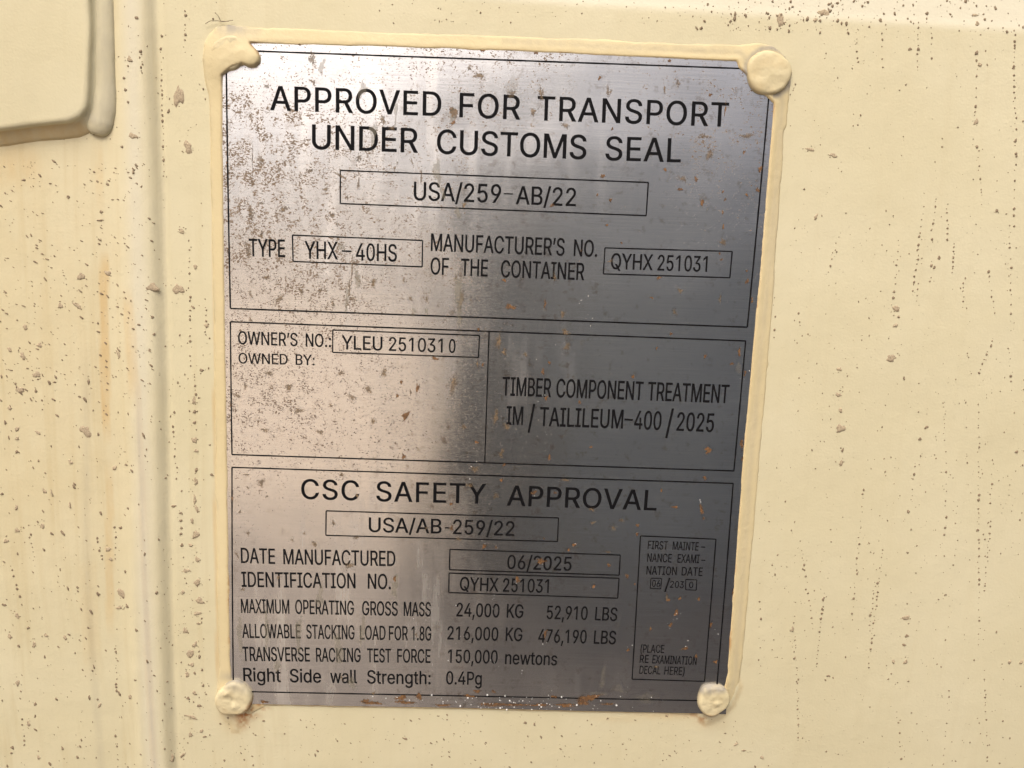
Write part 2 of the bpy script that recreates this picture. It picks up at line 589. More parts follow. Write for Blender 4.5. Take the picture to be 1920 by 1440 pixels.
# ---- dried mud
def blob(V, Fc, x, y, rx, ry, ang, hgt, rough=.28, n=None, drop=0.0):
    """an irregular low dome; drop > 0 hangs heavier at its lower end"""
    n = n or (16 if max(rx, ry) > 1.0 else 9)
    ca, sa = math.cos(ang), math.sin(ang)
    ph = [random.uniform(0, 6.28) for _ in range(4)]
    b0 = len(V)
    wh = wall_h(x, y)
    rings = ((1.0, -.12), (.86, .55), (.5, .9), (0, 1.0))
    for s, hh in rings:
        if s == 0:
            V.append(wv(x, y + drop * ry * .25, wh + hgt))
            break
        for k in range(n):
            a = 2 * math.pi * k / n
            r = 1 + rough * (.5 * math.sin(2 * a + ph[0]) + .4 * math.sin(3 * a + ph[1]) + .35 * math.sin(5 * a + ph[2]))
            px, py = rx * r * s * math.cos(a), ry * r * s * math.sin(a)
            if drop:
                px *= 1 + drop * .45 * (py / ry)
            V.append(wv(x + px * ca - py * sa, y + px * sa + py * ca, wh + hgt * hh * (1 + (.5 * drop * math.sin(a) if hh > 0 else 0)) - (.25 if hh < 0 else 0)))
    for r in range(2):
        for k in range(n):
            j = (k + 1) % n
            Fc.append((b0 + r * n + k, b0 + r * n + j, b0 + (r + 1) * n + j, b0 + (r + 1) * n + k))
    for k in range(n):
        Fc.append((b0 + 2 * n + k, b0 + 2 * n + (k + 1) % n, b0 + 3 * n))


# photo position, width, height (pixels), tilt in degrees
SPLATS = [
    (247, 113, 9, 15, 0), (260, 36, 10, 6, 0), (335, 180, 20, 46, 0), (253, 256, 18, 12, 0), (352, 275, 18, 26, -15), (236, 148, 6, 6, 0), (239, 170, 6, 7, 0),
    (244, 193, 6, 5, 0), (316, 208, 6, 9, 20), (303, 67, 6, 6, 0), (232, 276, 7, 5, 40), (254, 324, 6, 8, 0), (188, 413, 15, 4, 0), (190, 397, 7, 8, 0),
    (128, 370, 8, 5, 20), (152, 518, 20, 13, 10), (203, 512, 14, 12, 35), (288, 538, 22, 22, 10), (334, 542, 22, 24, 0), (145, 573, 20, 10, 25),
    (113, 573, 14, 9, 20), (47, 613, 11, 11, 0), (74, 647, 13, 9, 30), (18, 655, 11, 8, 30), (42, 667, 12, 16, 0), (69, 702, 18, 14, 20), (223, 664, 8, 16, -35),
    (340, 433, 14, 9, 20), (289, 594, 7, 6, 0), (264, 608, 9, 4, 0), (292, 626, 6, 6, 0), (387, 610, 9, 9, 30), (366, 500, 7, 12, -25), (362, 576, 10, 5, 35),
    (378, 694, 9, 8, 0), (37, 731, 17, 16, 0), (67, 733, 7, 7, 0), (18, 765, 8, 10, 0), (107, 779, 9, 5, 40), (10, 792, 6, 10, -20), (32, 804, 11, 9, 0), (32, 822, 10, 8, 0),
    (71, 811, 12, 7, 25), (160, 808, 28, 22, 25), (31, 847, 7, 8, 0), (132, 866, 8, 11, -30), (215, 877, 11, 10, 0), (83, 920, 8, 12, -20), (97, 924, 5, 16, -12), (72, 864, 5, 6, 0),
    (4, 926, 7, 7, 0), (31, 951, 8, 11, 0), (131, 947, 6, 14, -10), (80, 986, 8, 15, 0), (32, 994, 12, 10, -20), (11, 1014, 10, 12, -30), (364, 750, 8, 16, 0), (365, 772, 8, 8, 0),
    (365, 792, 8, 8, 0), (327, 773, 6, 6, 0), (365, 825, 11, 16, 10), (368, 845, 9, 9, 0), (368, 881, 7, 11, 0), (367, 902, 9, 18, 0), (397, 890, 8, 7, 0), (365, 936, 8, 20, 0),
    (369, 954, 9, 16, -30), (326, 949, 14, 5, 0), (339, 962, 8, 6, 0), (339, 976, 8, 7, 0), (340, 990, 7, 6, 0), (339, 1001, 8, 6, 0), (341, 1022, 8, 9, 0), (357, 1022, 9, 9, 0),
    (367, 1002, 14, 22, 0), (370, 1049, 12, 14, 0), (349, 1070, 15, 11, -20), (360, 976, 8, 12, 0), (203, 1029, 16, 9, 0), (208, 1048, 10, 8, 0), (227, 989, 8, 8, 20), (8, 1134, 11, 7, 25),
    (32, 1154, 11, 13, -20), (18, 1193, 11, 11, 0), (64, 1208, 9, 14, 0), (86, 1191, 10, 9, 0), (122, 1195, 9, 11, 0), (53, 1177, 7, 7, 0), (230, 1112, 24, 22, 0), (224, 1139, 15, 9, 0),
    (240, 1136, 8, 8, 0), (259, 1178, 6, 10, -15), (33, 1280, 10, 15, 0), (53, 1357, 9, 14, 0), (66, 1320, 7, 10, 0), (23, 1402, 10, 8, 30), (72, 1420, 8, 11, -30), (117, 1403, 5, 11, -20),
    (187, 1322, 6, 14, 20), (245, 1305, 9, 11, -20), (219, 1295, 7, 8, 0), (297, 1108, 7, 9, 0), (343, 1110, 9, 10, 0), (370, 1092, 14, 18, 0), (374, 1126, 20, 15, 0), (370, 1150, 16, 11, 0),
    (372, 1169, 8, 6, 0), (347, 1182, 10, 17, 0), (357, 1225, 22, 18, 0), (366, 1208, 9, 16, 20), (374, 1231, 7, 10, 0), (360, 1246, 8, 13, 15), (351, 1264, 11, 13, 0), (365, 1262, 5, 9, 0), (379, 1256, 6, 7, 0),
    (381, 1285, 6, 9, 0), (365, 1299, 12, 9, 30), (353, 1309, 9, 8, 0), (374, 1323, 13, 6, -10), (360, 1344, 26, 9, 25), (357, 1377, 7, 17, 0), (378, 1370, 11, 8, -20), (384, 1381, 9, 6, 0),
    (323, 1420, 10, 20, 0), (343, 1416, 6, 22, 40), (421, 1425, 6, 6, 0), (1463, 38, 13, 30, 0), (1546, 24, 24, 18, 0), (1529, 37, 9, 10, 0), (1651, 38, 8, 8, 0), (1740, 24, 9, 7, 0),
    (1833, 44, 10, 10, 0), (1830, 27, 12, 7, 0), (1706, 92, 9, 6, 0), (1831, 99, 8, 10, 0), (1837, 121, 9, 9, 0), (1831, 228, 9, 14, 0), (1832, 275, 6, 8, 0), (1519, 280, 18, 7, 5),
    (1562, 291, 16, 9, 5), (1904, 264, 6, 9, 0), (1906, 291, 5, 10, 0), (1530, 406, 7, 13, 25), (1869, 395, 8, 7, 0), (1680, 578, 18, 13, -15), (1679, 610, 11, 8, -20), (1685, 594, 6, 6, 0),
    (1671, 671, 24, 15, 0), (1574, 692, 11, 9, 30), (1572, 740, 13, 10, 0), (1576, 769, 7, 14, -10), (1576, 803, 25, 17, -25), (1695, 709, 5, 9, 0), (1737, 801, 10, 7, -30), (1725, 823, 9, 7, 0), (1761, 483, 6, 10, 15),
    (1752, 501, 7, 7, 0), (1580, 844, 6, 10, 10), (1577, 868, 8, 14, 15), (1906, 847, 7, 9, 0), (1703, 959, 8, 8, 0), (1698, 1158, 20, 12, -30), (1700, 1192, 11, 7, -30), (1695, 1209, 10, 7, 0),
    (1698, 1241, 9, 13, 0), (1675, 1240, 8, 11, 0), (1486, 1179, 8, 12, 0), (1489, 1234, 7, 5, 0), (1893, 1241, 7, 12, 0), (1915, 1241, 8, 11, 0), (1833, 994, 7, 7, 0), (1380, 1395, 12, 8, -30), (1395, 1407, 9, 6, 0), (1429, 1420, 12, 7, 25),
    (1553, 1267, 9, 6, 0), (985, 1355, 10, 6, 30), (760, 1385, 12, 6, 30),
]
order = sorted(range(len(SPLATS)), key=lambda i: -SPLATS[i][2] * SPLATS[i][3])
V2, F2 = [], []
for rank, i in enumerate(order):
    u, v, w, h, tilt = SPLATS[i]
    x, y = mm(u, v, -STEEL_T)
    rx, ry = w * .092, h * .092
    big = w * h > 110
    if rank < 100:
        Vb, Fb = [], []
        blob(Vb, Fb, x, y, rx, ry, R(tilt), .16 if big else .24, .40, drop=.6)
        if big:                                   # satellites round the bigger ones
            for _ in range(random.randint(2, 5)):
                a = random.uniform(0, 6.28)
                blob(V2, F2, x + rx * 1.5 * math.cos(a) + random.uniform(-.5, .5), y + ry * 1.5 * math.sin(a) - ry * .4, random.uniform(.12, .3), random.uniform(.12, .3), 0, .15)
        mesh('mud_splat', Vb, Fb, M_MUD if big else M_SPECK if w * h < 70 else M_MUD, container)
    else:
        blob(V2, F2, x, y, rx, ry, R(tilt), .22, .34, drop=.5)
# rows of droplets running down the paint
ROWS = [((1722, 55), (1720, 132), 9), ((1604, 60), (1610, 120), 6), ((1652, 40), (1656, 128), 6), ((1746, 50), (1746, 110), 6), ((1832, 110), (1828, 230), 8), ((1903, 60), (1901, 130), 10), ((1901, 120), (1904, 232), 12),
        ((1834, 285), (1842, 380), 9), ((1905, 240), (1902, 420), 12), ((1732, 390), (1720, 470), 8), ((1756, 370), (1750, 420), 6), ((1777, 380), (1776, 450), 8), ((1685, 450), (1676, 560), 10), ((1722, 470), (1712, 545), 9), ((1722, 530), (1719, 562), 4),
        ((1748, 430), (1745, 530), 8), ((1790, 455), (1786, 512), 9), ((1806, 540), (1807, 575), 5), ((1853, 510), (1866, 585), 8), ((1893, 425), (1897, 585), 12), ((1568, 455), (1556, 508), 5), ((1771, 755), (1771, 825), 8), ((1834, 760), (1835, 840), 8),
        ((1834, 840), (1836, 1210), 34), ((1862, 860), (1855, 960), 8), ((1857, 980), (1845, 1110), 15), ((1774, 870), (1772, 1000), 9), ((1620, 915), (1597, 1160), 22), ((1655, 1030), (1628, 1250), 26), ((1640, 1090), (1630, 1180), 12), ((1502, 1018), (1524, 1180), 16),
        ((1545, 1110), (1530, 1250), 18), ((1424, 1130), (1424, 1250), 8), ((1491, 1195), (1490, 1230), 6), ((1493, 1250), (1497, 1390), 18), ((1452, 560), (1451, 632), 5), ((1498, 590), (1502, 626), 4), ((1715, 875), (1708, 940), 6), ((1795, 1015), (1788, 1058), 4),
        ((1860, 640), (1835, 700), 8), ((1892, 650), (1896, 730), 7), ((302, 90), (306, 330), 26), ((268, 100), (270, 140), 8), ((355, 455), (357, 690), 20), ((365, 700), (366, 745), 7), ((325, 800), (332, 900), 10), ((57, 1000), (65, 1060), 8),
        ((217, 985), (217, 1050), 7), ((20, 1060), (40, 1130), 7), ((217, 1210), (219, 1290), 10), ((216, 1370), (221, 1435), 7), ((42, 1350), (45, 1400), 6), ((385, 560), (388, 640), 7), ((345, 20), (346, 100), 8), ((182, 1010), (192, 1050), 6), ((1680, 1330), (1690, 1420), 7), ((1780, 1290), (1770, 1430), 10),
        ((1845, 1260), (1852, 1430), 12)]
for a, b, n in ROWS:
    for k in range(n):
        t = (k + random.uniform(-.35, .35)) / max(n - 1, 1)
        u = a[0] + (b[0] - a[0]) * t + random.gauss(0, 1.0)
        v = a[1] + (b[1] - a[1]) * t
        x, y = mm(u, v, -STEEL_T)
        r = random.choice((.2, .24, .28, .32, .38, .45, .55)) * random.uniform(.8, 1.1)
        blob(V2, F2, x, y, r, r * random.uniform(.9, 1.35), 0, r * .45, .2)


def scatter(n, u0, u1, v0, v1, r0, r1, tilt=None, stretch=1.0, seed=0, clump=.35):
    rr = random.Random(seed)
    k = 0
    while k < n:
        u, v = rr.uniform(u0, u1), rr.uniform(v0, v1)
        if vnoise(np.array([u]), np.array([v]), 90, 50 + seed)[0] < rr.uniform(-1, clump):
            continue
        if 395 < u < 1470 - max(0, v - 150) * .09 and 60 < v < 1336:
            k += 1
            continue
        x, y = mm(u, v, -STEEL_T)
        r = r0 * (r1 / r0) ** (rr.random() ** 2.2)
        blob(V2, F2, x, y, r, r * stretch * rr.uniform(.8, 1.4), R(rr.gauss(tilt, 14)) if tilt is not None else rr.uniform(0, 3), min(.3, r * .55), .32, n=7)
        k += 1


scatter(420, -20, 290, 300, 760, .13, .42, -58, 2.0, 1)          # slanting spray, left
scatter(380, -20, 300, 700, 1460, .14, .60, -25, 1.7, 2)
scatter(150, 180, 420, -20, 700, .12, .40, 0, 1.2, 3)
scatter(220, 300, 412, 700, 1460, .13, .42, 0, 1.2, 4)
scatter(50, -20, 170, 40, 240, .10, .28, -70, 2.0, 5)
scatter(330, 1300, 1940, -30, 62, .14, .70, 0, 1.2, 6)
scatter(90, 640, 1300, -20, 45, .12, .40, 0, 1.2, 12)
scatter(170, 1480, 1940, 60, 480, .12, .36, 0, 1.1, 7)
scatter(330, 1480, 1940, 420, 900, .12, .36, 0, 1.1, 8)
scatter(520, 1420, 1940, 850, 1460, .13, .42, 0, 1.1, 9)
scatter(300, 400, 1420, 1338, 1460, .12, .46, -50, 1.5, 10)
scatter(40, -20, 180, 246, 262, .12, .35, 0, 1.6, 11)
mesh('mud_speckle', V2, F2, M_SPECK, container, kind='stuff')

GLYPHS = {
    'A': (660, "23,0 277,700 380,700 637,0 544,0 395,416 363,512 319,658 337,658 293,510 262,416 117,0|151,195 151,273 509,273 509,195"),
    'B': (628, "83,0 83,700 332,700 360,699 386,696 410,691 432,684 452,675 471,664 487,652 501,639 514,624 524,608 533,591 539,573 544,554 547,535 548,514 547,497 545,481 542,466 538,453 532,440 525,429 518,419 509,409 500,401 490,393 480,387 469,381 457,375 445,371 433,367 433,361 447,359 460,356 473,351 487,345 500,338 512,329 524,319 535,307 545,294 554,280 561,264 567,247 572,228 574,209 575,187 574,167 571,147 566,128 559,109 551,92 540,76 527,61 511,47 494,35 474,25 452,16 427,9 400,4 371,1 339,0|171,78 337,78 368,80 395,83 418,90 438,98 454,110 467,123 476,137 483,153 488,170 489,188 488,202 486,215 483,228 478,241 471,253 463,264 455,275 444,284 433,292 420,300 407,306 392,311 376,315 359,317 342,318 171,318|171,393 327,393 343,393 357,395 371,398 384,402 397,408 408,414 419,421 429,430 437,439 445,449 451,460 456,472 459,485 462,498 462,512 461,530 457,547 451,562 442,577 430,590 416,601 399,610 379,617 356,620 330,622 171,622"),
    'C': (702, "368,-9 332,-8 299,-2 266,6 236,19 207,34 180,53 155,75 133,100 113,128 96,159 81,192 70,228 62,266 57,307 55,350 57,393 62,433 70,472 81,508 96,541 113,572 133,600 155,624 180,646 207,665 236,681 266,694 299,702 332,708 368,709 389,709 409,707 429,704 449,699 468,694 487,687 504,679 521,670 538,660 553,648 568,636 581,622 594,608 606,592 616,576 626,558 634,540 641,521 646,500 651,479 562,479 558,493 554,507 549,519 543,532 536,543 528,554 520,563 511,573 502,581 492,589 481,597 470,603 458,609 446,614 434,618 421,621 408,624 395,626 381,627 368,627 343,626 319,622 295,616 273,606 253,595 233,581 215,564 199,545 185,524 172,501 161,475 153,447 147,417 144,384 142,350 144,315 147,283 153,253 161,225 172,199 185,175 199,154 216,135 233,119 253,105 274,93 296,84 319,78 343,74 368,73 381,73 395,74 408,76 421,79 434,82 446,87 458,92 470,97 481,104 492,111 502,119 511,127 520,137 528,147 536,157 543,169 549,181 554,194 558,207 562,221 651,221 646,200 641,180 634,161 626,142 617,125 606,108 594,93 582,78 568,65 554,52 538,41 522,30 505,21 487,13 469,6 449,1 430,-4 410,-7 389,-9"),
    'D': (691, "301,0 132,0 132,78 296,78 329,80 359,84 388,90 414,99 437,111 459,125 478,142 495,161 509,182 521,205 531,231 539,258 545,287 548,318 549,351 548,384 545,415 539,444 532,471 522,496 510,519 495,540 479,559 460,575 440,589 417,601 392,610 365,616 335,620 304,622 128,622 128,700 310,700 350,698 387,693 422,685 455,673 485,658 513,640 538,619 560,595 580,568 596,538 610,506 621,471 629,433 634,394 635,351 634,309 629,269 621,231 610,196 596,163 579,133 559,106 537,82 511,61 482,42 451,27 418,15 381,7 343,2|171,700 171,0 83,0 83,700"),
    'E': (576, "83,0 83,700 513,700 513,622 171,622 171,393 489,393 489,315 171,315 171,78 516,78 516,0"),
    'F': (564, "83,0 83,700 508,700 508,622 171,622 171,383 476,383 476,304 171,304 171,0"),
    'G': (716, "370,-9 333,-8 299,-2 266,6 235,19 206,35 178,54 154,76 132,100 112,128 95,159 81,192 70,228 62,266 57,307 55,350 57,393 62,433 70,472 81,508 95,541 112,572 132,600 154,624 178,646 205,665 234,681 264,694 296,702 329,708 365,709 386,709 408,707 429,703 449,699 468,693 487,686 505,678 523,668 539,657 555,646 570,633 583,619 596,605 607,589 618,573 627,556 636,538 643,519 648,500 653,480 561,480 557,493 552,506 546,518 540,530 533,541 525,551 517,561 509,571 500,579 490,587 480,595 469,602 458,607 446,613 434,617 421,621 408,624 394,626 380,627 365,627 341,626 317,622 294,616 273,607 252,595 233,581 215,564 199,546 185,524 172,501 161,475 153,447 147,417 144,384 142,350 144,315 147,283 153,253 161,225 172,199 185,176 200,155 216,136 234,119 253,105 275,94 297,84 320,78 344,74 370,73 393,74 415,77 436,82 456,89 474,98 492,109 507,121 522,136 534,152 545,170 554,189 562,209 567,231 570,254 571,279 598,274 389,274 389,352 658,352 658,275 656,242 652,210 644,180 634,151 620,125 604,101 586,78 566,59 543,41 518,26 492,13 463,3 434,-4 402,-8"),
    'H': (711, "83,0 83,700 171,700 171,397 540,397 540,700 629,700 629,0 540,0 540,319 171,319 171,0"),
    'I': (413, "43,0 43,78 163,78 163,622 43,622 43,700 371,700 371,622 251,622 251,78 371,78 371,0"),
    'L': (541, "83,0 83,700 171,700 171,78 497,78 497,0"),
    'M': (864, "83,0 83,700 209,700 381,257 395,219 412,169 428,115 443,67 423,67 437,114 454,167 471,218 485,257 655,700 781,700 781,0 694,0 694,400 694,450 695,507 696,568 698,629 706,629 685,563 663,499 643,443 627,400 470,0 394,0 234,400 219,442 199,497 178,561 154,629 163,629 165,572 166,511 167,452 168,400 168,0"),
    'N': (720, "83,0 83,700 187,700 472,251 499,207 533,147 569,76 557,74 551,149 549,216 549,268 549,700 638,700 638,0 532,0 278,399 244,455 204,524 148,622 164,624 168,528 171,451 172,400 172,0"),
    'O': (734, "367,-9 332,-8 298,-2 266,6 236,19 207,34 180,53 155,75 133,100 114,128 96,159 81,192 70,228 62,266 57,307 55,350 57,393 62,433 70,472 81,508 96,541 114,572 133,600 155,624 180,646 207,665 236,681 266,694 298,702 332,708 367,709 403,708 436,702 468,694 499,681 528,665 555,646 579,624 601,600 621,572 638,541 653,508 664,472 672,433 677,393 678,350 677,307 672,266 664,228 653,192 638,159 621,128 601,100 579,75 555,53 528,34 499,19 468,6 436,-2 403,-8|367,73 392,74 416,78 438,84 460,93 481,105 500,118 518,135 534,153 549,175 562,198 573,224 581,252 587,282 591,315 592,350 591,384 587,417 581,448 573,476 562,502 549,525 534,547 518,565 500,582 481,595 460,607 438,616 416,622 392,626 367,627 343,626 319,622 296,616 274,607 253,595 234,581 216,565 200,546 185,525 172,501 162,475 153,447 147,417 144,384 142,350 144,315 147,283 153,252 162,224 172,198 185,175 200,154 216,135 234,119 253,105 274,93 296,84 319,78 343,74"),
    'P': (612, "83,0 83,700 324,700 355,699 384,695 411,689 435,681 457,671 477,658 495,644 511,628 525,610 536,591 546,571 553,549 558,527 561,503 562,478 561,454 558,430 553,408 546,386 536,365 525,346 511,328 495,312 477,298 457,285 435,275 411,266 384,260 355,257 324,256 150,256 150,334 320,334 341,334 361,337 378,340 394,346 409,352 422,360 433,370 443,380 451,391 458,404 464,418 468,432 472,447 473,462 474,478 473,495 472,510 468,525 464,539 458,552 451,565 443,576 433,586 421,595 408,603 394,610 378,615 360,619 341,621 319,622 171,622 171,0"),
    'Q': (734, "337,219 430,219 508,117 528,89 645,-66 552,-66 475,37 456,63|367,-9 332,-8 298,-2 266,6 236,19 207,34 180,53 155,75 133,100 114,128 96,159 81,192 70,228 62,266 57,307 55,350 57,393 62,433 70,472 81,508 96,541 114,572 133,600 155,624 180,646 207,665 236,681 266,694 298,702 332,708 367,709 403,708 436,702 468,694 499,681 528,665 555,646 579,624 601,600 621,572 638,541 653,508 664,472 672,433 677,393 678,350 677,307 672,266 664,228 653,192 638,159 621,128 601,100 579,75 555,53 528,34 499,19 468,6 436,-2 403,-8|367,73 392,74 416,78 438,84 460,93 481,105 500,118 518,135 534,153 549,175 562,198 573,224 581,252 587,282 591,315 592,350 591,384 587,417 581,448 573,476 562,502 549,525 534,547 518,565 500,582 481,595 460,607 438,616 416,622 392,626 367,627 343,626 319,622 296,616 274,607 253,595 234,581 216,565 200,546 185,525 172,501 162,475 153,447 147,417 144,384 142,350 144,315 147,283 153,252 162,224 172,198 185,175 200,154 216,135 234,119 253,105 274,93 296,84 319,78 343,74"),
    'R': (618, "83,0 83,700 325,700 356,699 385,696 412,690 436,682 458,672 478,660 496,647 512,631 526,615 537,596 547,576 554,555 559,532 562,509 563,484 562,460 559,436 554,414 547,393 537,373 526,355 512,339 496,324 478,310 458,299 436,289 411,282 385,276 356,273 325,272 132,272 132,351 321,351 342,352 362,354 379,357 395,361 410,367 422,374 434,382 444,392 452,402 459,413 465,426 469,439 472,453 474,468 475,484 474,501 472,516 469,531 465,544 459,557 452,569 444,579 434,589 422,597 409,605 395,611 379,616 361,619 342,621 320,622 171,622 171,0|486,0 317,315 417,315 589,0"),
    'S': (614, "308,-12 278,-11 250,-8 224,-3 199,4 175,13 154,23 135,36 117,50 101,65 88,83 76,101 67,121 60,142 55,164 53,188 144,188 146,172 150,158 155,144 161,132 170,121 179,111 190,101 202,94 215,87 229,81 244,76 259,72 275,70 291,68 308,68 326,68 344,70 362,73 378,77 393,83 408,90 421,97 433,106 444,116 453,126 461,138 467,150 472,163 475,177 475,192 475,205 472,216 469,227 464,237 457,246 449,254 440,262 430,269 419,275 407,281 337,306 253,329 220,340 190,352 163,366 139,381 119,398 102,417 88,438 79,461 73,486 71,513 73,536 76,558 83,578 92,598 103,616 117,633 132,648 149,662 168,674 189,685 212,694 235,701 260,705 286,708 312,709 340,708 365,705 390,701 413,694 435,685 455,674 474,662 491,649 506,634 519,617 530,600 539,581 545,562 550,541 552,520 464,520 460,540 454,558 444,575 431,589 416,602 398,612 378,620 357,626 334,630 310,631 292,630 275,629 259,626 244,621 230,616 217,610 205,603 195,594 185,585 177,576 170,565 165,554 161,542 159,530 158,517 159,503 162,490 166,479 172,468 180,459 189,451 199,443 210,436 221,430 233,424 292,404 364,384 429,363 442,357 456,350 469,343 481,335 494,327 505,318 516,308 526,297 535,285 543,272 550,258 555,243 559,227 561,209 562,191 561,168 557,147 551,126 543,106 532,87 519,70 503,54 486,39 467,26 445,15 421,5 396,-3 368,-8 339,-11"),
    'T': (617, "44,622 44,700 574,700 574,622 353,622 353,0 265,0 265,622"),
    'U': (712, "356,-11 324,-10 293,-6 264,0 237,9 212,21 188,35 167,51 148,69 131,88 117,110 104,133 95,158 88,183 84,210 83,238 83,700 171,700 171,245 172,226 175,207 179,189 185,172 194,156 203,140 215,127 227,114 242,103 257,93 275,85 293,79 313,75 334,72 356,71 379,72 400,75 419,79 438,85 455,93 471,103 485,114 497,127 509,140 518,156 526,172 532,189 537,207 539,226 540,245 540,700 629,700 629,238 628,210 624,183 617,158 607,133 595,110 581,88 564,69 545,51 524,35 500,21 475,9 448,0 419,-6 388,-10"),
    'V': (660, "280,0 23,700 116,700 264,284 296,189 341,42 323,42 367,190 398,284 543,700 637,700 382,0"),
    'W': (944, "213,0 23,700 113,700 225,270 241,200 257,129 271,54 260,54 275,129 291,200 308,270 421,700 522,700 635,270 653,200 669,129 684,54 672,54 686,129 702,200 719,270 830,700 921,700 730,0 627,0 506,444 483,539 462,653 481,653 461,543 437,444 317,0"),
    'X': (653, "25,0 299,391 299,325 40,700 143,700 245,551 281,497 307,453 335,402 319,402 347,452 374,497 411,551 514,700 614,700 356,329 356,395 627,0 525,0 402,178 369,227 344,269 317,318 336,318 310,270 284,228 250,178 126,0"),
    'Y': (649, "280,0 280,287 23,700 125,700 264,474 306,402 343,317 308,317 346,403 386,474 524,700 626,700 369,287 369,0"),
    'K': (642, "144,200 144,297 191,359 240,417 291,474 500,700 617,700 318,380 313,380|83,0 83,700 171,700 171,460 171,310 171,266 171,0|512,0 258,357 314,426 617,0"),
    '0': (623, "312,-9 282,-8 253,-3 227,6 202,18 179,33 158,52 139,73 122,98 107,125 95,156 84,189 76,226 70,264 67,306 66,350 67,394 70,435 76,474 85,510 95,543 108,574 123,602 140,626 159,648 179,667 202,682 227,694 254,703 282,708 312,709 342,708 370,703 397,694 422,682 444,667 465,648 484,626 501,602 516,574 529,543 539,510 547,474 553,435 556,394 558,350 556,306 553,264 547,226 539,189 529,156 516,125 501,98 485,73 466,52 445,33 422,18 397,6 371,-3 342,-8|312,68 332,69 351,73 368,80 384,89 399,101 413,116 425,133 436,152 446,174 454,198 461,224 466,252 470,283 472,315 473,350 472,384 470,417 466,448 461,476 454,502 446,526 436,548 425,567 413,584 399,599 384,611 368,620 351,627 332,631 312,632 292,631 273,627 256,620 239,611 224,599 211,584 198,567 187,548 178,526 169,502 163,476 157,448 153,417 151,384 150,350 151,315 153,283 157,252 163,224 169,198 178,174 187,152 198,133 211,116 224,101 239,89 256,80 273,73 292,69"),
    '1': (623, "105,0 105,75 538,75 538,0|380,700 380,0 292,0 292,617 288,617 118,492 118,587 273,700"),
    '2': (623, "88,0 88,65 322,315 388,389 398,401 407,414 415,426 422,438 428,449 432,461 436,473 439,485 440,498 441,511 440,526 438,540 434,553 430,565 423,576 416,586 407,596 398,604 387,611 376,618 363,623 351,627 337,630 323,632 308,632 292,632 277,630 263,626 249,622 237,616 226,608 215,600 206,591 198,580 191,569 185,556 181,543 177,529 175,514 175,498 90,498 91,523 95,546 100,568 108,589 119,609 131,627 145,643 160,658 178,671 197,683 217,692 239,700 261,705 285,708 310,709 334,708 358,705 380,700 401,693 421,683 439,672 456,659 471,645 485,630 497,613 507,594 514,575 520,555 523,534 524,513 524,497 522,482 519,467 515,452 510,437 504,422 496,407 486,390 475,373 462,356 367,247 210,83 210,78 536,78 536,0"),
    '3': (623, "300,-9 275,-8 250,-6 227,-1 204,5 183,13 162,23 143,35 126,48 110,63 97,79 85,97 75,116 68,136 63,158 60,181 150,181 152,167 156,154 160,142 167,130 174,120 183,110 192,101 203,94 215,87 227,82 241,77 255,73 270,71 285,69 301,69 318,69 334,71 349,74 364,78 378,84 392,90 404,98 415,107 424,117 433,128 440,140 446,153 450,167 452,183 453,199 452,214 450,229 446,243 441,257 435,270 427,282 417,294 406,304 393,313 378,321 362,328 343,334 323,338 301,340 277,341 216,341 216,412 396,617 396,622 96,622 96,700 513,700 513,634 291,383 291,397 321,399 349,398 376,395 401,389 424,380 446,368 465,355 482,341 497,324 510,306 521,287 530,266 536,245 540,222 541,199 539,175 536,153 530,131 521,110 510,91 496,73 481,56 464,42 445,29 425,17 402,8 379,0 354,-5 327,-8"),
    '4': (623, "54,145 54,218 340,700 428,700 149,228 149,224 568,224 568,145|388,0 388,167 388,201 388,437 472,437 472,0"),
    '5': (623, "304,-9 280,-8 257,-5 234,-1 213,6 193,15 174,26 156,38 141,51 126,66 114,83 103,100 95,119 88,138 84,158 82,179 168,179 170,167 173,155 177,144 183,133 190,122 198,113 207,104 216,96 227,89 238,83 251,78 263,74 277,71 290,69 304,69 321,69 337,72 352,76 366,81 380,89 393,97 404,107 415,118 424,130 432,144 439,158 444,173 448,189 450,206 451,223 450,241 448,258 444,274 439,289 432,304 423,318 414,330 403,342 391,352 378,361 364,368 349,374 333,378 317,380 300,381 286,381 272,379 258,377 244,373 230,369 217,364 205,359 195,352 185,346 176,338 93,348 132,700 504,700 504,622 207,622 184,415 187,415 197,423 208,430 219,436 231,442 244,447 258,451 272,455 286,457 301,459 316,459 335,458 353,456 371,453 388,448 404,442 420,434 435,425 449,416 462,405 475,393 486,379 496,365 506,350 514,335 521,318 527,301 532,283 535,264 537,245 538,225 537,198 533,173 527,149 519,126 508,104 495,84 480,65 463,49 445,34 425,21 403,10 380,2 356,-5 331,-8"),
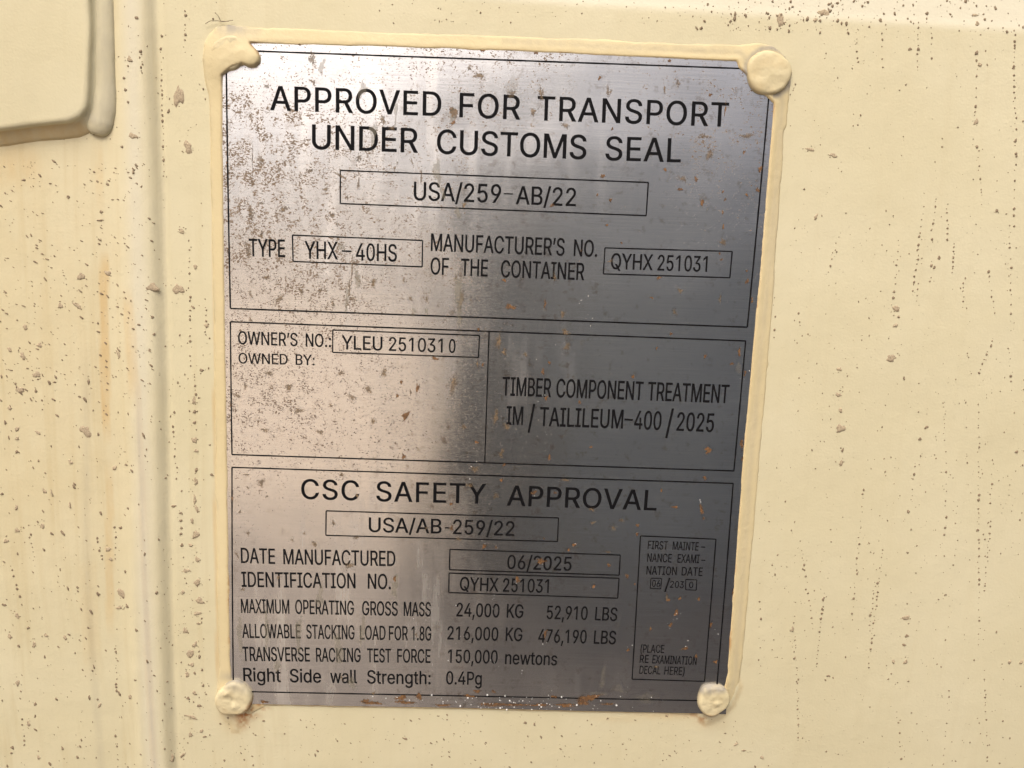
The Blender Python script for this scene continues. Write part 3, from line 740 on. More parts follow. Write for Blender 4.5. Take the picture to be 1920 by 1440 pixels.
    '6': (623, "311,-9 286,-8 262,-5 238,1 216,10 196,20 176,33 159,48 143,64 129,82 116,102 106,124 98,147 92,171 89,196 87,223 88,243 91,264 95,285 102,307 110,329 120,352 133,378 149,406 168,436 189,468 347,700 443,700 208,359 200,359 204,367 209,375 214,382 220,389 227,396 234,402 242,408 251,413 260,418 269,422 279,426 290,429 300,431 312,432 323,432 348,431 372,428 394,423 415,415 435,405 453,394 469,381 484,365 497,349 509,330 518,310 526,288 531,266 534,242 535,216 534,191 530,166 525,143 516,121 506,100 493,80 479,63 463,47 446,32 427,20 406,9 384,1 361,-5 337,-8|311,67 327,67 343,70 357,74 371,79 383,86 395,95 406,104 416,115 425,127 432,140 439,153 444,168 448,183 450,199 451,216 450,233 448,250 444,265 439,280 432,294 425,306 416,318 406,328 395,338 383,346 371,353 357,358 343,362 327,364 311,365 296,364 280,362 266,358 252,353 239,346 227,338 216,329 206,319 197,307 190,294 183,281 178,266 175,251 173,235 172,218 173,201 175,184 178,169 183,154 190,140 197,127 206,115 216,104 227,95 239,86 252,79 266,74 280,70 296,67"),
    '7': (623, "133,0 445,617 445,622 86,622 86,700 537,700 537,617 227,0"),
    '8': (623, "311,-9 284,-8 257,-5 232,0 209,7 187,16 166,27 147,39 130,53 115,68 102,85 91,103 82,122 76,143 73,164 71,186 72,204 74,221 78,237 83,253 89,268 97,283 106,297 116,309 127,321 139,332 152,341 166,349 180,356 195,361 210,364 210,367 190,374 172,382 156,394 141,407 128,424 116,441 108,460 102,480 98,501 97,523 98,544 101,564 107,583 115,602 124,619 136,635 150,650 165,663 182,675 201,685 221,694 242,701 264,706 287,708 311,709 336,708 359,706 381,701 401,694 421,685 440,675 456,663 472,650 485,635 497,619 507,602 515,583 521,564 524,544 525,523 524,501 520,481 514,461 506,442 494,424 481,408 467,394 451,382 433,374 413,367 413,364 429,361 443,356 457,349 470,341 483,332 495,321 506,309 516,297 525,283 533,268 540,253 545,237 549,221 551,204 552,186 550,164 547,143 540,122 532,103 521,85 508,68 492,53 475,39 457,27 436,16 414,7 390,0 365,-5 339,-8|311,68 330,68 347,70 363,73 378,77 392,83 405,90 416,97 427,106 436,115 444,126 451,137 456,150 460,163 462,176 463,191 462,206 460,220 456,234 451,247 443,260 435,271 425,281 414,291 402,299 389,307 375,313 360,318 345,321 328,323 311,324 294,323 278,321 262,318 247,313 233,307 220,299 208,291 197,281 187,271 179,260 171,247 166,234 162,220 160,206 159,191 160,176 162,163 165,150 171,137 177,126 185,115 195,106 205,97 217,90 230,83 244,77 260,73 276,70 293,68|311,398 326,399 340,401 353,404 365,408 377,413 388,420 398,427 407,435 415,445 423,455 429,466 433,478 437,490 439,503 439,517 439,531 437,544 434,556 429,567 423,578 416,588 408,597 399,605 389,612 378,618 366,624 354,628 340,631 326,632 311,633 296,632 282,631 269,628 256,624 244,618 233,612 223,605 214,597 206,588 199,578 193,567 189,556 185,544 183,531 183,517 183,503 185,490 189,478 193,466 199,455 206,445 214,435 223,427 233,420 245,413 257,408 269,404 283,401 297,399"),
    '9': (623, "311,709 337,708 361,705 384,699 406,690 427,680 446,667 464,652 480,636 494,618 506,598 517,576 525,553 530,529 534,504 535,477 534,457 532,436 527,415 521,393 513,371 502,348 489,322 474,294 455,264 434,232 276,0 179,0 415,341 423,341 419,333 414,325 408,318 402,311 396,304 388,298 380,292 372,287 363,282 353,278 343,274 333,271 322,269 311,268 300,268 275,269 252,272 229,277 208,285 189,295 170,306 154,319 139,335 126,351 114,370 105,390 97,412 92,434 88,458 87,484 89,510 92,534 98,557 106,580 117,600 129,620 143,638 159,654 177,668 196,680 217,691 239,699 262,705 286,708|311,633 295,633 280,630 266,626 253,621 240,614 228,605 217,596 207,585 198,573 190,560 184,547 179,532 175,517 173,501 172,484 173,467 175,451 179,435 184,420 190,407 198,394 207,382 217,372 228,362 240,354 253,347 266,342 280,338 295,336 311,335 327,336 342,338 357,342 370,347 383,354 395,362 406,371 416,382 425,393 433,406 439,420 444,434 448,449 450,465 451,482 450,499 448,516 444,531 439,546 433,560 425,573 416,585 406,596 396,605 384,614 371,621 357,626 342,630 327,633"),
    '/': (343, "323,733 98,-105 20,-105 245,733"),
    '.': (258, "131,-6 121,-5 112,-3 103,0 94,6 87,12 80,20 75,28 71,37 69,46 68,56 69,67 71,76 75,85 80,93 87,101 94,108 103,113 112,116 121,119 131,119 141,119 151,116 160,113 168,108 176,101 182,93 187,85 191,76 193,67 194,56 193,46 191,37 187,28 182,20 176,12 168,6 160,0 151,-3 141,-5"),
    ',': (258, "52,-164 93,98 188,98 116,-164"),
    ':': (258, "131,-6 121,-5 112,-3 103,0 94,6 87,12 80,20 75,28 71,37 69,46 68,56 69,67 71,76 75,85 80,93 87,101 94,108 103,113 112,116 121,119 131,119 141,119 151,116 160,113 168,108 176,101 182,93 187,85 191,76 193,67 194,56 193,46 191,37 187,28 182,20 176,12 168,6 160,0 151,-3 141,-5|131,373 121,373 112,375 103,379 94,384 87,391 80,399 75,407 71,416 69,425 68,435 69,445 71,455 75,464 80,472 87,480 94,486 103,491 112,495 121,497 131,498 141,497 151,495 160,491 168,486 176,480 182,472 187,464 191,455 193,445 194,435 193,425 191,416 187,407 182,399 176,391 168,384 160,379 151,375 141,373"),
    '(': (376, "123,284 123,315 125,347 128,379 133,412 138,445 145,479 153,512 161,544 171,576 181,607 192,637 204,666 216,693 229,718 243,742 325,742 311,712 298,682 285,652 274,621 263,589 253,557 244,526 235,494 228,463 222,431 217,400 213,370 210,341 209,312 208,284 209,259 210,234 213,209 216,183 221,158 226,132 233,105 240,78 249,51 259,22 270,-7 282,-37 295,-67 309,-99 325,-132 243,-132 220,-91 200,-50 182,-9 167,33 153,75 142,117 134,159 128,201 124,243"),
    ')': (376, "51,-132 67,-99 82,-66 95,-35 107,-5 118,25 128,53 136,81 144,108 150,134 156,160 160,185 163,210 166,235 167,260 168,284 167,312 165,341 163,370 159,400 154,431 148,463 140,494 132,526 123,557 113,589 103,621 91,652 79,682 65,712 51,742 133,742 147,718 160,693 172,666 184,637 195,607 205,576 215,544 223,512 231,479 238,445 243,412 248,379 251,347 253,315 253,284 252,242 248,200 242,158 233,116 222,73 209,31 193,-10 175,-51 155,-92 133,-132"),
    "'": (284, "107,437 97,700 187,700 177,437"),
    '’': (243, "71,438 112,700 208,700 135,438"),
    '-': (623, "464,336 464,258 157,258 157,336"),
    'a': (536, "220,-12 200,-11 182,-9 164,-5 147,0 130,7 114,15 100,24 87,35 76,48 66,61 57,76 50,93 46,110 43,129 42,148 43,166 45,182 48,196 53,210 59,222 67,232 75,242 85,251 95,259 107,266 119,272 131,277 145,282 158,286 172,290 245,303 322,312 333,313 343,315 351,318 359,320 365,323 370,327 374,331 377,337 379,343 379,350 379,353 379,366 377,378 375,389 371,399 367,408 362,417 355,425 348,432 339,438 330,443 320,447 308,451 296,453 283,455 269,455 255,455 241,453 228,451 216,448 205,443 195,439 185,433 177,427 169,421 162,414 156,407 150,399 145,392 141,384 138,377 56,401 64,419 73,436 84,451 95,464 108,476 122,487 136,496 151,504 167,511 183,517 200,521 216,525 233,527 250,528 267,529 329,522 342,519 355,514 368,509 381,503 393,496 405,488 416,478 426,467 435,454 443,441 451,425 456,408 460,389 462,368 463,346 463,0 381,0 381,71 375,71 347,34 339,26 329,19 319,13 308,7 296,1 283,-3 269,-7 254,-10 237,-11|234,62 253,63 270,65 285,69 300,74 314,81 326,89 337,97 347,107 355,117 362,128 368,140 373,152 376,164 378,177 379,190 379,261 357,250 318,242 276,236 241,231 185,218 175,214 165,210 157,204 149,198 142,192 137,184 132,176 129,166 127,156 126,144 127,134 129,124 131,115 135,107 140,99 146,92 153,86 161,81 169,76 179,72 189,68 199,66 210,64 222,63"),
    'd': (584, "269,-11 243,-10 219,-6 196,1 174,10 153,22 134,37 117,53 101,72 87,93 75,116 65,141 57,168 51,197 48,228 47,260 48,292 52,322 57,351 65,378 75,403 88,426 102,447 117,465 135,482 154,496 174,508 196,517 219,524 244,528 269,529 288,528 305,526 321,523 335,519 348,513 360,506 370,499 380,492 388,484 395,476 421,439 428,439 428,700 512,700 512,0 430,0 430,81 422,81 395,43 387,35 379,27 369,19 359,12 347,5 334,-1 320,-5 305,-9 287,-11|281,64 300,65 317,68 333,73 348,80 362,89 375,100 386,112 396,126 405,141 412,158 418,177 423,196 426,216 428,238 429,261 428,283 426,305 423,325 418,344 412,362 405,378 396,393 386,407 375,419 362,429 349,438 334,445 317,450 300,453 281,454 262,453 245,450 228,445 213,438 199,428 186,418 175,405 165,391 156,376 149,359 143,341 138,323 135,303 133,282 132,261 133,239 135,218 139,198 143,179 149,160 157,143 166,128 176,114 187,101 200,90 214,81 229,74 245,68 263,65"),
    'e': (556, "292,-11 262,-10 234,-6 208,1 184,10 161,23 140,37 121,54 104,73 89,94 77,117 66,142 58,168 52,196 48,226 47,257 48,288 52,318 57,347 66,373 76,399 89,422 103,443 120,463 138,480 158,494 180,507 204,517 228,523 255,528 282,529 299,528 316,527 333,524 349,520 366,515 382,508 397,500 412,491 426,481 439,469 452,456 463,441 474,425 483,407 491,388 498,367 504,344 508,320 510,294 511,267 511,233 103,233 103,304 465,304 426,278 425,298 423,318 420,336 416,353 410,369 402,385 394,399 384,411 373,422 361,432 348,440 333,446 318,451 301,453 282,454 264,453 247,451 230,446 215,440 201,431 189,421 177,411 167,398 158,385 150,371 143,356 138,340 135,324 133,307 132,290 132,244 133,222 135,201 139,181 145,163 152,146 161,131 171,117 182,105 194,94 208,85 223,77 239,71 255,67 273,64 292,63 305,64 316,65 328,67 339,69 349,73 359,77 368,81 377,87 385,93 393,100 400,108 406,116 412,125 416,135 420,145 502,125 497,109 490,94 482,80 472,67 461,54 449,42 435,32 421,22 405,14 389,6 371,0 353,-5 333,-8 313,-11"),
    'g': (585, "285,-207 262,-207 241,-205 221,-202 202,-198 184,-192 168,-186 152,-178 138,-170 125,-161 113,-152 102,-141 93,-130 84,-119 76,-107 70,-95 140,-56 167,-91 174,-98 183,-104 192,-111 202,-116 212,-121 224,-126 237,-129 252,-132 268,-133 285,-134 309,-133 332,-129 352,-123 371,-114 388,-103 403,-90 414,-73 422,-54 427,-33 428,-8 428,94 421,94 394,57 387,49 379,42 369,35 359,28 347,22 334,16 320,12 304,9 287,7 268,7 244,8 220,11 197,17 176,26 155,37 136,50 118,65 102,83 88,102 76,124 65,148 57,174 52,202 48,231 47,263 48,295 52,324 57,352 65,379 76,404 88,426 102,447 118,466 135,482 155,496 175,508 197,517 220,524 244,528 270,529 288,528 306,526 322,523 336,519 349,513 360,506 371,499 381,492 389,484 397,476 423,439 431,439 431,522 513,522 513,-12 511,-38 508,-63 502,-85 493,-105 482,-124 469,-140 454,-154 438,-167 420,-178 400,-187 379,-194 357,-200 334,-204 310,-206|282,81 300,82 318,85 334,89 349,95 363,103 375,113 386,124 396,137 405,151 413,167 419,184 424,202 427,222 429,243 430,265 429,287 427,308 424,327 419,346 413,363 406,379 397,394 387,407 376,419 363,430 349,438 334,445 318,450 301,453 282,454 263,453 245,450 229,445 214,438 200,429 187,418 176,406 166,392 157,377 149,361 143,344 139,325 135,306 133,286 132,265 133,244 135,223 139,204 143,186 150,169 157,153 166,139 176,126 187,114 200,104 214,96 229,90 246,85 263,82"),
    'h': (564, "156,312 156,0 72,0 72,700 156,700 156,396 141,396 151,423 163,446 177,467 192,484 209,498 228,509 247,518 268,524 290,528 313,529 334,528 353,525 372,521 390,515 406,507 422,498 435,486 448,473 459,458 469,441 477,423 483,403 488,380 491,357 491,331 491,0 407,0 407,324 406,347 402,368 396,387 387,404 376,419 362,431 347,441 329,447 310,452 289,453 274,452 260,450 247,447 234,443 221,437 210,430 199,421 190,412 181,401 174,389 168,376 163,362 159,346 157,330"),
    'i': (229, "72,0 72,522 156,522 156,0|115,609 106,610 97,612 89,615 81,620 74,626 68,632 63,640 60,647 58,656 57,665 58,674 60,682 63,690 68,698 74,704 81,710 89,715 97,718 106,720 115,721 125,720 133,718 142,715 150,710 157,704 163,698 168,690 171,682 173,674 174,665 173,656 171,647 168,640 163,632 157,626 150,620 142,615 133,612 125,610"),
    'l': (260, "192,-3 169,-2 148,2 130,8 115,17 102,28 91,41 83,57 77,74 74,94 72,116 72,700 156,700 156,136 157,122 158,111 160,101 162,92 165,86 170,81 175,77 183,74 191,72 201,71 221,72 233,75 249,4 222,-1"),
    'n': (564, "156,312 156,0 72,0 72,522 154,522 154,396 141,396 151,423 163,446 177,467 192,484 209,498 228,509 247,518 268,524 290,528 313,529 334,528 353,525 372,521 389,515 406,507 421,498 435,486 448,473 459,458 469,441 477,423 483,403 488,380 490,357 491,331 491,0 407,0 407,324 406,347 402,368 396,387 387,404 376,419 362,431 347,441 329,447 310,452 289,453 274,452 260,450 247,447 234,443 221,437 210,430 199,421 190,412 181,401 174,389 168,376 163,362 159,346 157,330"),
    'o': (571, "285,-11 257,-10 231,-6 206,1 183,10 161,23 140,37 122,54 105,73 90,94 77,117 66,142 58,169 52,197 48,227 47,258 48,290 52,320 58,348 66,375 77,401 90,424 105,445 122,464 140,481 161,495 183,507 206,517 231,524 257,528 285,529 313,528 340,524 365,517 389,507 411,495 431,481 450,464 467,445 482,424 494,401 505,375 514,348 520,320 523,290 524,258 523,227 520,197 514,169 505,142 494,117 482,94 467,73 450,54 431,37 411,23 389,10 365,1 340,-6 313,-10|285,64 305,65 324,68 342,74 357,81 372,91 385,102 396,115 406,129 415,145 423,162 429,180 433,198 437,217 439,237 439,258 439,279 437,299 433,318 429,337 423,355 415,372 406,388 396,402 385,415 372,427 357,437 342,444 324,450 305,453 285,454 265,453 247,450 230,444 214,437 200,427 187,415 175,402 165,388 157,372 149,355 143,337 138,318 135,299 133,279 132,258 133,237 135,217 138,198 143,180 149,162 157,145 165,129 175,115 187,102 200,91 214,81 230,74 247,68 265,65"),
    'r': (357, "72,0 72,522 154,522 154,442 159,442 165,457 174,471 184,483 196,495 210,505 225,514 241,521 257,526 275,528 293,529 315,529 335,528 335,443 316,446 285,448 270,448 257,446 243,443 231,438 219,433 208,426 198,419 188,410 180,401 173,390 167,379 162,367 159,354 157,340 156,326 156,0"),
    's': (502, "250,-11 229,-11 209,-9 190,-6 172,-1 154,5 138,12 123,20 109,29 97,40 85,52 75,65 66,80 59,95 53,112 49,130 129,147 134,130 141,116 149,103 159,92 171,83 184,76 198,70 214,66 231,63 249,62 270,63 290,66 307,71 323,77 336,86 348,95 357,106 364,117 367,129 369,141 368,152 366,162 362,171 356,179 350,187 341,194 331,200 319,205 306,210 292,213 205,234 178,241 154,250 133,261 115,273 99,286 87,301 77,318 70,336 66,356 64,377 65,394 68,411 73,427 80,442 89,456 100,469 113,481 126,492 142,501 158,510 176,517 195,522 215,526 236,528 257,529 278,528 298,526 316,523 333,518 349,513 364,505 378,497 390,488 401,478 411,467 420,455 428,442 435,428 441,414 446,399 369,381 364,393 359,404 352,415 343,425 334,434 323,443 309,449 294,454 277,457 258,458 240,457 223,454 207,450 193,444 180,436 169,427 160,417 154,406 151,394 149,381 150,370 153,360 157,351 163,342 171,335 180,328 191,322 204,316 219,311 236,307 316,288 343,280 367,272 388,261 406,249 421,236 434,221 443,205 450,187 454,167 456,147 455,129 452,111 446,95 439,80 430,65 419,51 406,39 391,28 375,18 358,9 338,2 318,-4 297,-8 274,-10"),
    't': (313, "280,522 280,450 9,450 9,522|89,648 173,648 173,134 174,121 176,110 178,100 182,91 187,84 194,79 201,74 211,71 222,69 234,69 255,70 278,74 293,2 264,-4 232,-6 206,-4 182,0 161,7 143,17 127,29 113,44 103,62 95,82 91,104 89,128"),
    'w': (780, "189,0 31,522 120,522 184,294 212,188 241,57 227,57 255,185 284,294 347,522 436,522 498,294 525,187 553,57 538,57 568,186 597,294 661,522 749,522 591,0 507,0 439,236 419,310 400,386 381,465 400,465 381,386 361,309 341,236 273,0"),
}

# ------------------------------------------------------------------ the data plate
plate = thing('data_plate', 'brushed stainless steel data plate with black lettering and brown flecks, riveted to cream wall', 'data plate')
FACE = [(471, 82), (700, 89), (960, 97), (1180, 108), (1380, 116), (1384, 128), (1395, 138), (1402, 146), (1410, 163), (1424, 172), (1436, 182), (1449, 195), (1431, 420), (1412, 640), (1393, 840), (1378, 1050), (1363, 1260), (1357, 1290),
        (1340, 1320), (1302, 1336), (1090, 1331), (880, 1326), (633, 1322), (500, 1319), (478, 1320), (440, 1300), (433, 1240), (430, 1050), (427.5, 850), (424.5, 640), (421.5, 470), (419, 300), (418, 143), (440, 128), (457, 123), (468, 128), (480, 127), (489, 118), (490, 107), (484, 95)]
OUTER = [(392, 62), (404, 48), (425, 43), (455, 46), (500, 49), (700, 56), (960, 65), (1200, 75), (1390, 82), (1420, 78), (1450, 84), (1475, 104), (1488, 135), (1484, 165), (1480, 236), (1474, 248), (1462, 420), (1446, 640), (1428, 850), (1411, 1050), (1395, 1240),
         (1388, 1285), (1372, 1325), (1345, 1344), (1300, 1343), (880, 1334), (500, 1327), (470, 1342), (440, 1346), (412, 1335), (403, 1310), (404, 1285), (407, 1262), (405, 1140), (403, 990), (400, 750), (396, 480), (391, 250), (389, 180), (380, 145), (376, 110), (381, 80)]
FP = [mm(*p) for p in FACE]
OP = [mm(u, v, -.4) for u, v in OUTER]

# the sheet itself: a slab with a finely divided front so that the wear can vary over it
sx0, sx1 = mm(411, 700)[0], mm(1440, 400)[0] + 2.0
sy0, sy1 = mm(800, 78)[1], mm(800, 1326)[1]
xs = np.linspace(min(p[0] for p in FP) - 1.0, max(p[0] for p in FP) + 1.0, 104)
ys = np.linspace(0, 1, 130)
edge_t = np.array([mm(u, 0)[0] for u in (0, 1)])


def hline(pts, X):
    q = np.array([mm(u, v) for u, v in pts])
    return np.interp(X, q[:, 0], q[:, 1])


TOP = [(400, 74), (700, 83.5), (960, 91.5), (1180, 102.5), (1490, 114)]
BOT = [(400, 1318), (633, 1323.5), (880, 1327.5), (1090, 1333), (1302, 1337.5), (1400, 1340)]
LEFT = [(470, 82), (419, 143), (419, 300), (421.5, 470), (427.5, 850), (433, 1240), (436, 1330)]
RIGHT = [(1455, 100), (1449, 195), (1431, 420), (1412, 640), (1393, 840), (1378, 1050), (1363, 1260), (1357, 1340)]


def vline(pts, Y):
    q = np.array([mm(u, v) for u, v in pts])
    return np.interp(Y, q[:, 1], q[:, 0])


YY = (hline(TOP, xs).mean() * (1 - ys) + hline(BOT, xs).mean() * ys)[:, None]
t_ = np.linspace(0, 1, len(xs))[None, :]
SX = (vline(LEFT[1:], YY) - .9) * (1 - t_) + (vline(RIGHT[1:], YY) + .9) * t_
SY = hline(TOP, SX) * (1 - ys[:, None]) + hline(BOT, SX) * ys[:, None]


def at_px(P):
    return mm(*P)


def field(X, Y, pts):
    """smooth field from (u, v, value) samples, inverse-distance weighted"""
    num, den = np.zeros(X.shape), np.zeros(X.shape)
    for u, v, k in pts:
        x, y = mm(u, v)
        w = 1 / (((X - x) ** 2 + (Y - y) ** 2) / 100 + .6) ** 2
        num += w * k
        den += w
    return num / den


DENS = field(SX, SY, [(470, 110, .55), (470, 220, .95), (470, 330, 1.1), (560, 330, 1.0), (480, 430, 1.0), (470, 560, .8), (560, 540, 1.05), (650, 540, .9), (540, 250, .85), (620, 150, .45), (700, 200, .5), (760, 150, .5), (820, 130, .6), (900, 110, .7),
                      (700, 300, .75), (800, 300, .55), (620, 430, .75), (760, 430, .7), (700, 480, .7), (760, 540, .6), (850, 550, .65), (520, 690, .8), (520, 760, 1.0), (600, 700, .75), (640, 730, 1.0), (690, 690, .85), (730, 760, .6), (560, 800, .9), (640, 820, .8),
                      (800, 740, .45), (860, 730, .5), (460, 750, .75), (480, 850, .6), (560, 860, .6), (660, 830, .6), (470, 920, .6), (540, 900, .5), (600, 960, .4), (470, 1010, .55), (560, 1020, .35), (700, 960, .35), (500, 1100, .2), (600, 1130, .1), (700, 1100, .15), (600, 1230, .05),
                      (1000, 120, .75), (1040, 170, .6), (1120, 160, .35), (1220, 140, .6), (1300, 170, .7), (1400, 200, .7), (1400, 270, .7), (1320, 280, .85), (1330, 340, .6), (1240, 300, .3), (1100, 260, .3), (1000, 280, .3), (980, 200, .55), (1280, 400, .4), (1360, 420, .3), (1150, 420, .15),
                      (1050, 450, .25), (960, 420, .35), (960, 560, .35), (1100, 560, .2), (1250, 560, .15), (1350, 560, .2), (960, 700, .35), (960, 820, .35), (1100, 680, .15), (1250, 690, .15), (1350, 830, .2), (1150, 840, .15), (1000, 900, .25), (1250, 920, .2), (1100, 1000, .25), (950, 1100, .2),
                      (1150, 1100, .2), (1270, 1140, .2), (1000, 1250, .15), (1200, 1280, .1), (900, 1310, .3)]) * (1 + .28 * vnoise(SX, SY, 24, 61))
DENS = np.where(DENS > 0, DENS, 0) * .62 + .40 * field(SX, SY, [(450, 300, 1), (600, 120, 1), (850, 150, 1), (800, 400, 1), (600, 500, 1), (800, 700, .8), (500, 800, 1), (620, 920, .7), (480, 1050, .6), (700, 1150, .1), (500, 1250, .05), (960, 150, .8), (1150, 140, .6), (1400, 200, .6), (1350, 320, .6), (1000, 420, .4), (1200, 450, .3), (1000, 700, .45), (1250, 700, .2), (1000, 1000, .3), (1250, 1000, .2), (1100, 1250, .1)])
BLOOM = field(SX, SY, [(480, 200, .3), (480, 120, .2), (620, 130, .2), (700, 250, .45), (850, 250, .5), (620, 500, .4), (640, 750, .35), (520, 350, .3), (500, 1000, .3), (700, 1100, .25), (950, 150, .5), (1330, 300, .6), (1250, 330, .6), (1100, 300, .4), (960, 560, .9), (950, 800, 1.0), (1040, 640, .9), (1250, 600, .4), (1300, 820, .5), (1100, 900, .7), (900, 900, .9), (1000, 1060, .8), (1200, 1050, .5), (950, 1250, .5), (1250, 1200, .4), (600, 1250, .3), (900, 1310, 1.0)])
WHITE = field(SX, SY, [(480, 120, 0), (700, 120, 0), (900, 130, 0), (700, 240, 0), (850, 240, 0), (480, 460, 0), (750, 450, 0), (520, 760, 0), (750, 760, .1), (1150, 150, .05), (1300, 150, .05), (480, 300, 0), (650, 600, .1), (600, 1000, .3), (850, 900, .6), (960, 560, .8), (1040, 640, .9), (940, 880, .9), (900, 1020, 1), (1000, 1100, 1), (850, 1180, .9), (750, 1180, .7), (1100, 1010, .8), (1250, 1150, .6), (900, 1310, 1), (1000, 1310, 1), (1200, 300, .1), (1300, 700, .3), (1000, 250, .1)])
FILM = field(SX, SY, [(1000, 450, 0), (1000, 560, 0), (1150, 500, 0), (1300, 450, 0), (1000, 850, 0), (1200, 700, 0), (1150, 900, 0), (1000, 1000, 0), (1100, 1150, 0), (1300, 1200, 0), (960, 200, .1), (470, 150, .2), (480, 500, .1), (600, 700, .1), (480, 900, .15), (480, 1080, .8), (600, 1150, 1), (700, 1200, 1), (560, 1250, 1), (800, 1100, .7), (1000, 1200, .1), (1250, 1000, .05), (1100, 1290, .35), (960, 300, .3), (1200, 300, .2), (700, 200, .55), (700, 500, .5), (1000, 700, .4)])


def sheet():
    ny, nx = SX.shape
    # a thin sheet riveted at its corners lies a touch hollow in the middle
    cup = .18 * vnoise(SX, SY, 70, 77, 2)
    V = np.stack([SX * .001, -(cup * .12 + BOW(SY)) * .001, -SY * .001], -1).reshape(-1, 3)
    n = len(V)
    Vb = V.copy()
    Vb[:, 1] += .0007
    idx = np.arange(n).reshape(ny, nx)
    Q = np.stack([idx[:-1, :-1], idx[1:, :-1], idx[1:, 1:], idx[:-1, 1:]], -1).reshape(-1, 4)
    Fc = Q.tolist()
    loop = idx[0, :].tolist() + idx[1:, -1].tolist() + idx[-1, -2::-1].tolist() + idx[-2:0, 0].tolist()
    m = len(loop)
    Vr = np.vstack([Vb[loop], V[loop]])
    for k in range(m):
        j = (k + 1) % m
        Fc.append((n + m + k, n + m + j, n + j, n + k))
    Fc.append(tuple(n + k for k in range(m)))
    m *= 2
    o = mesh('steel_sheet', np.vstack([V, Vr]), Fc, M_STEEL, plate, attrs={k: np.concatenate([a.ravel(), np.zeros(m)]) for k, a in (('dens', DENS), ('bloom', BLOOM), ('white', WHITE), ('film', FILM))})
    uv = o.data.uv_layers.new(name='UVMap')
    co = np.array([v.co[:] for v in o.data.vertices])
    li = np.zeros(len(o.data.loops), dtype=np.int32)
    o.data.loops.foreach_get('vertex_index', li)
    uv.data.foreach_set('uv', (co[li][:, (0, 2)] * 5).ravel().astype(np.float32))


sheet()


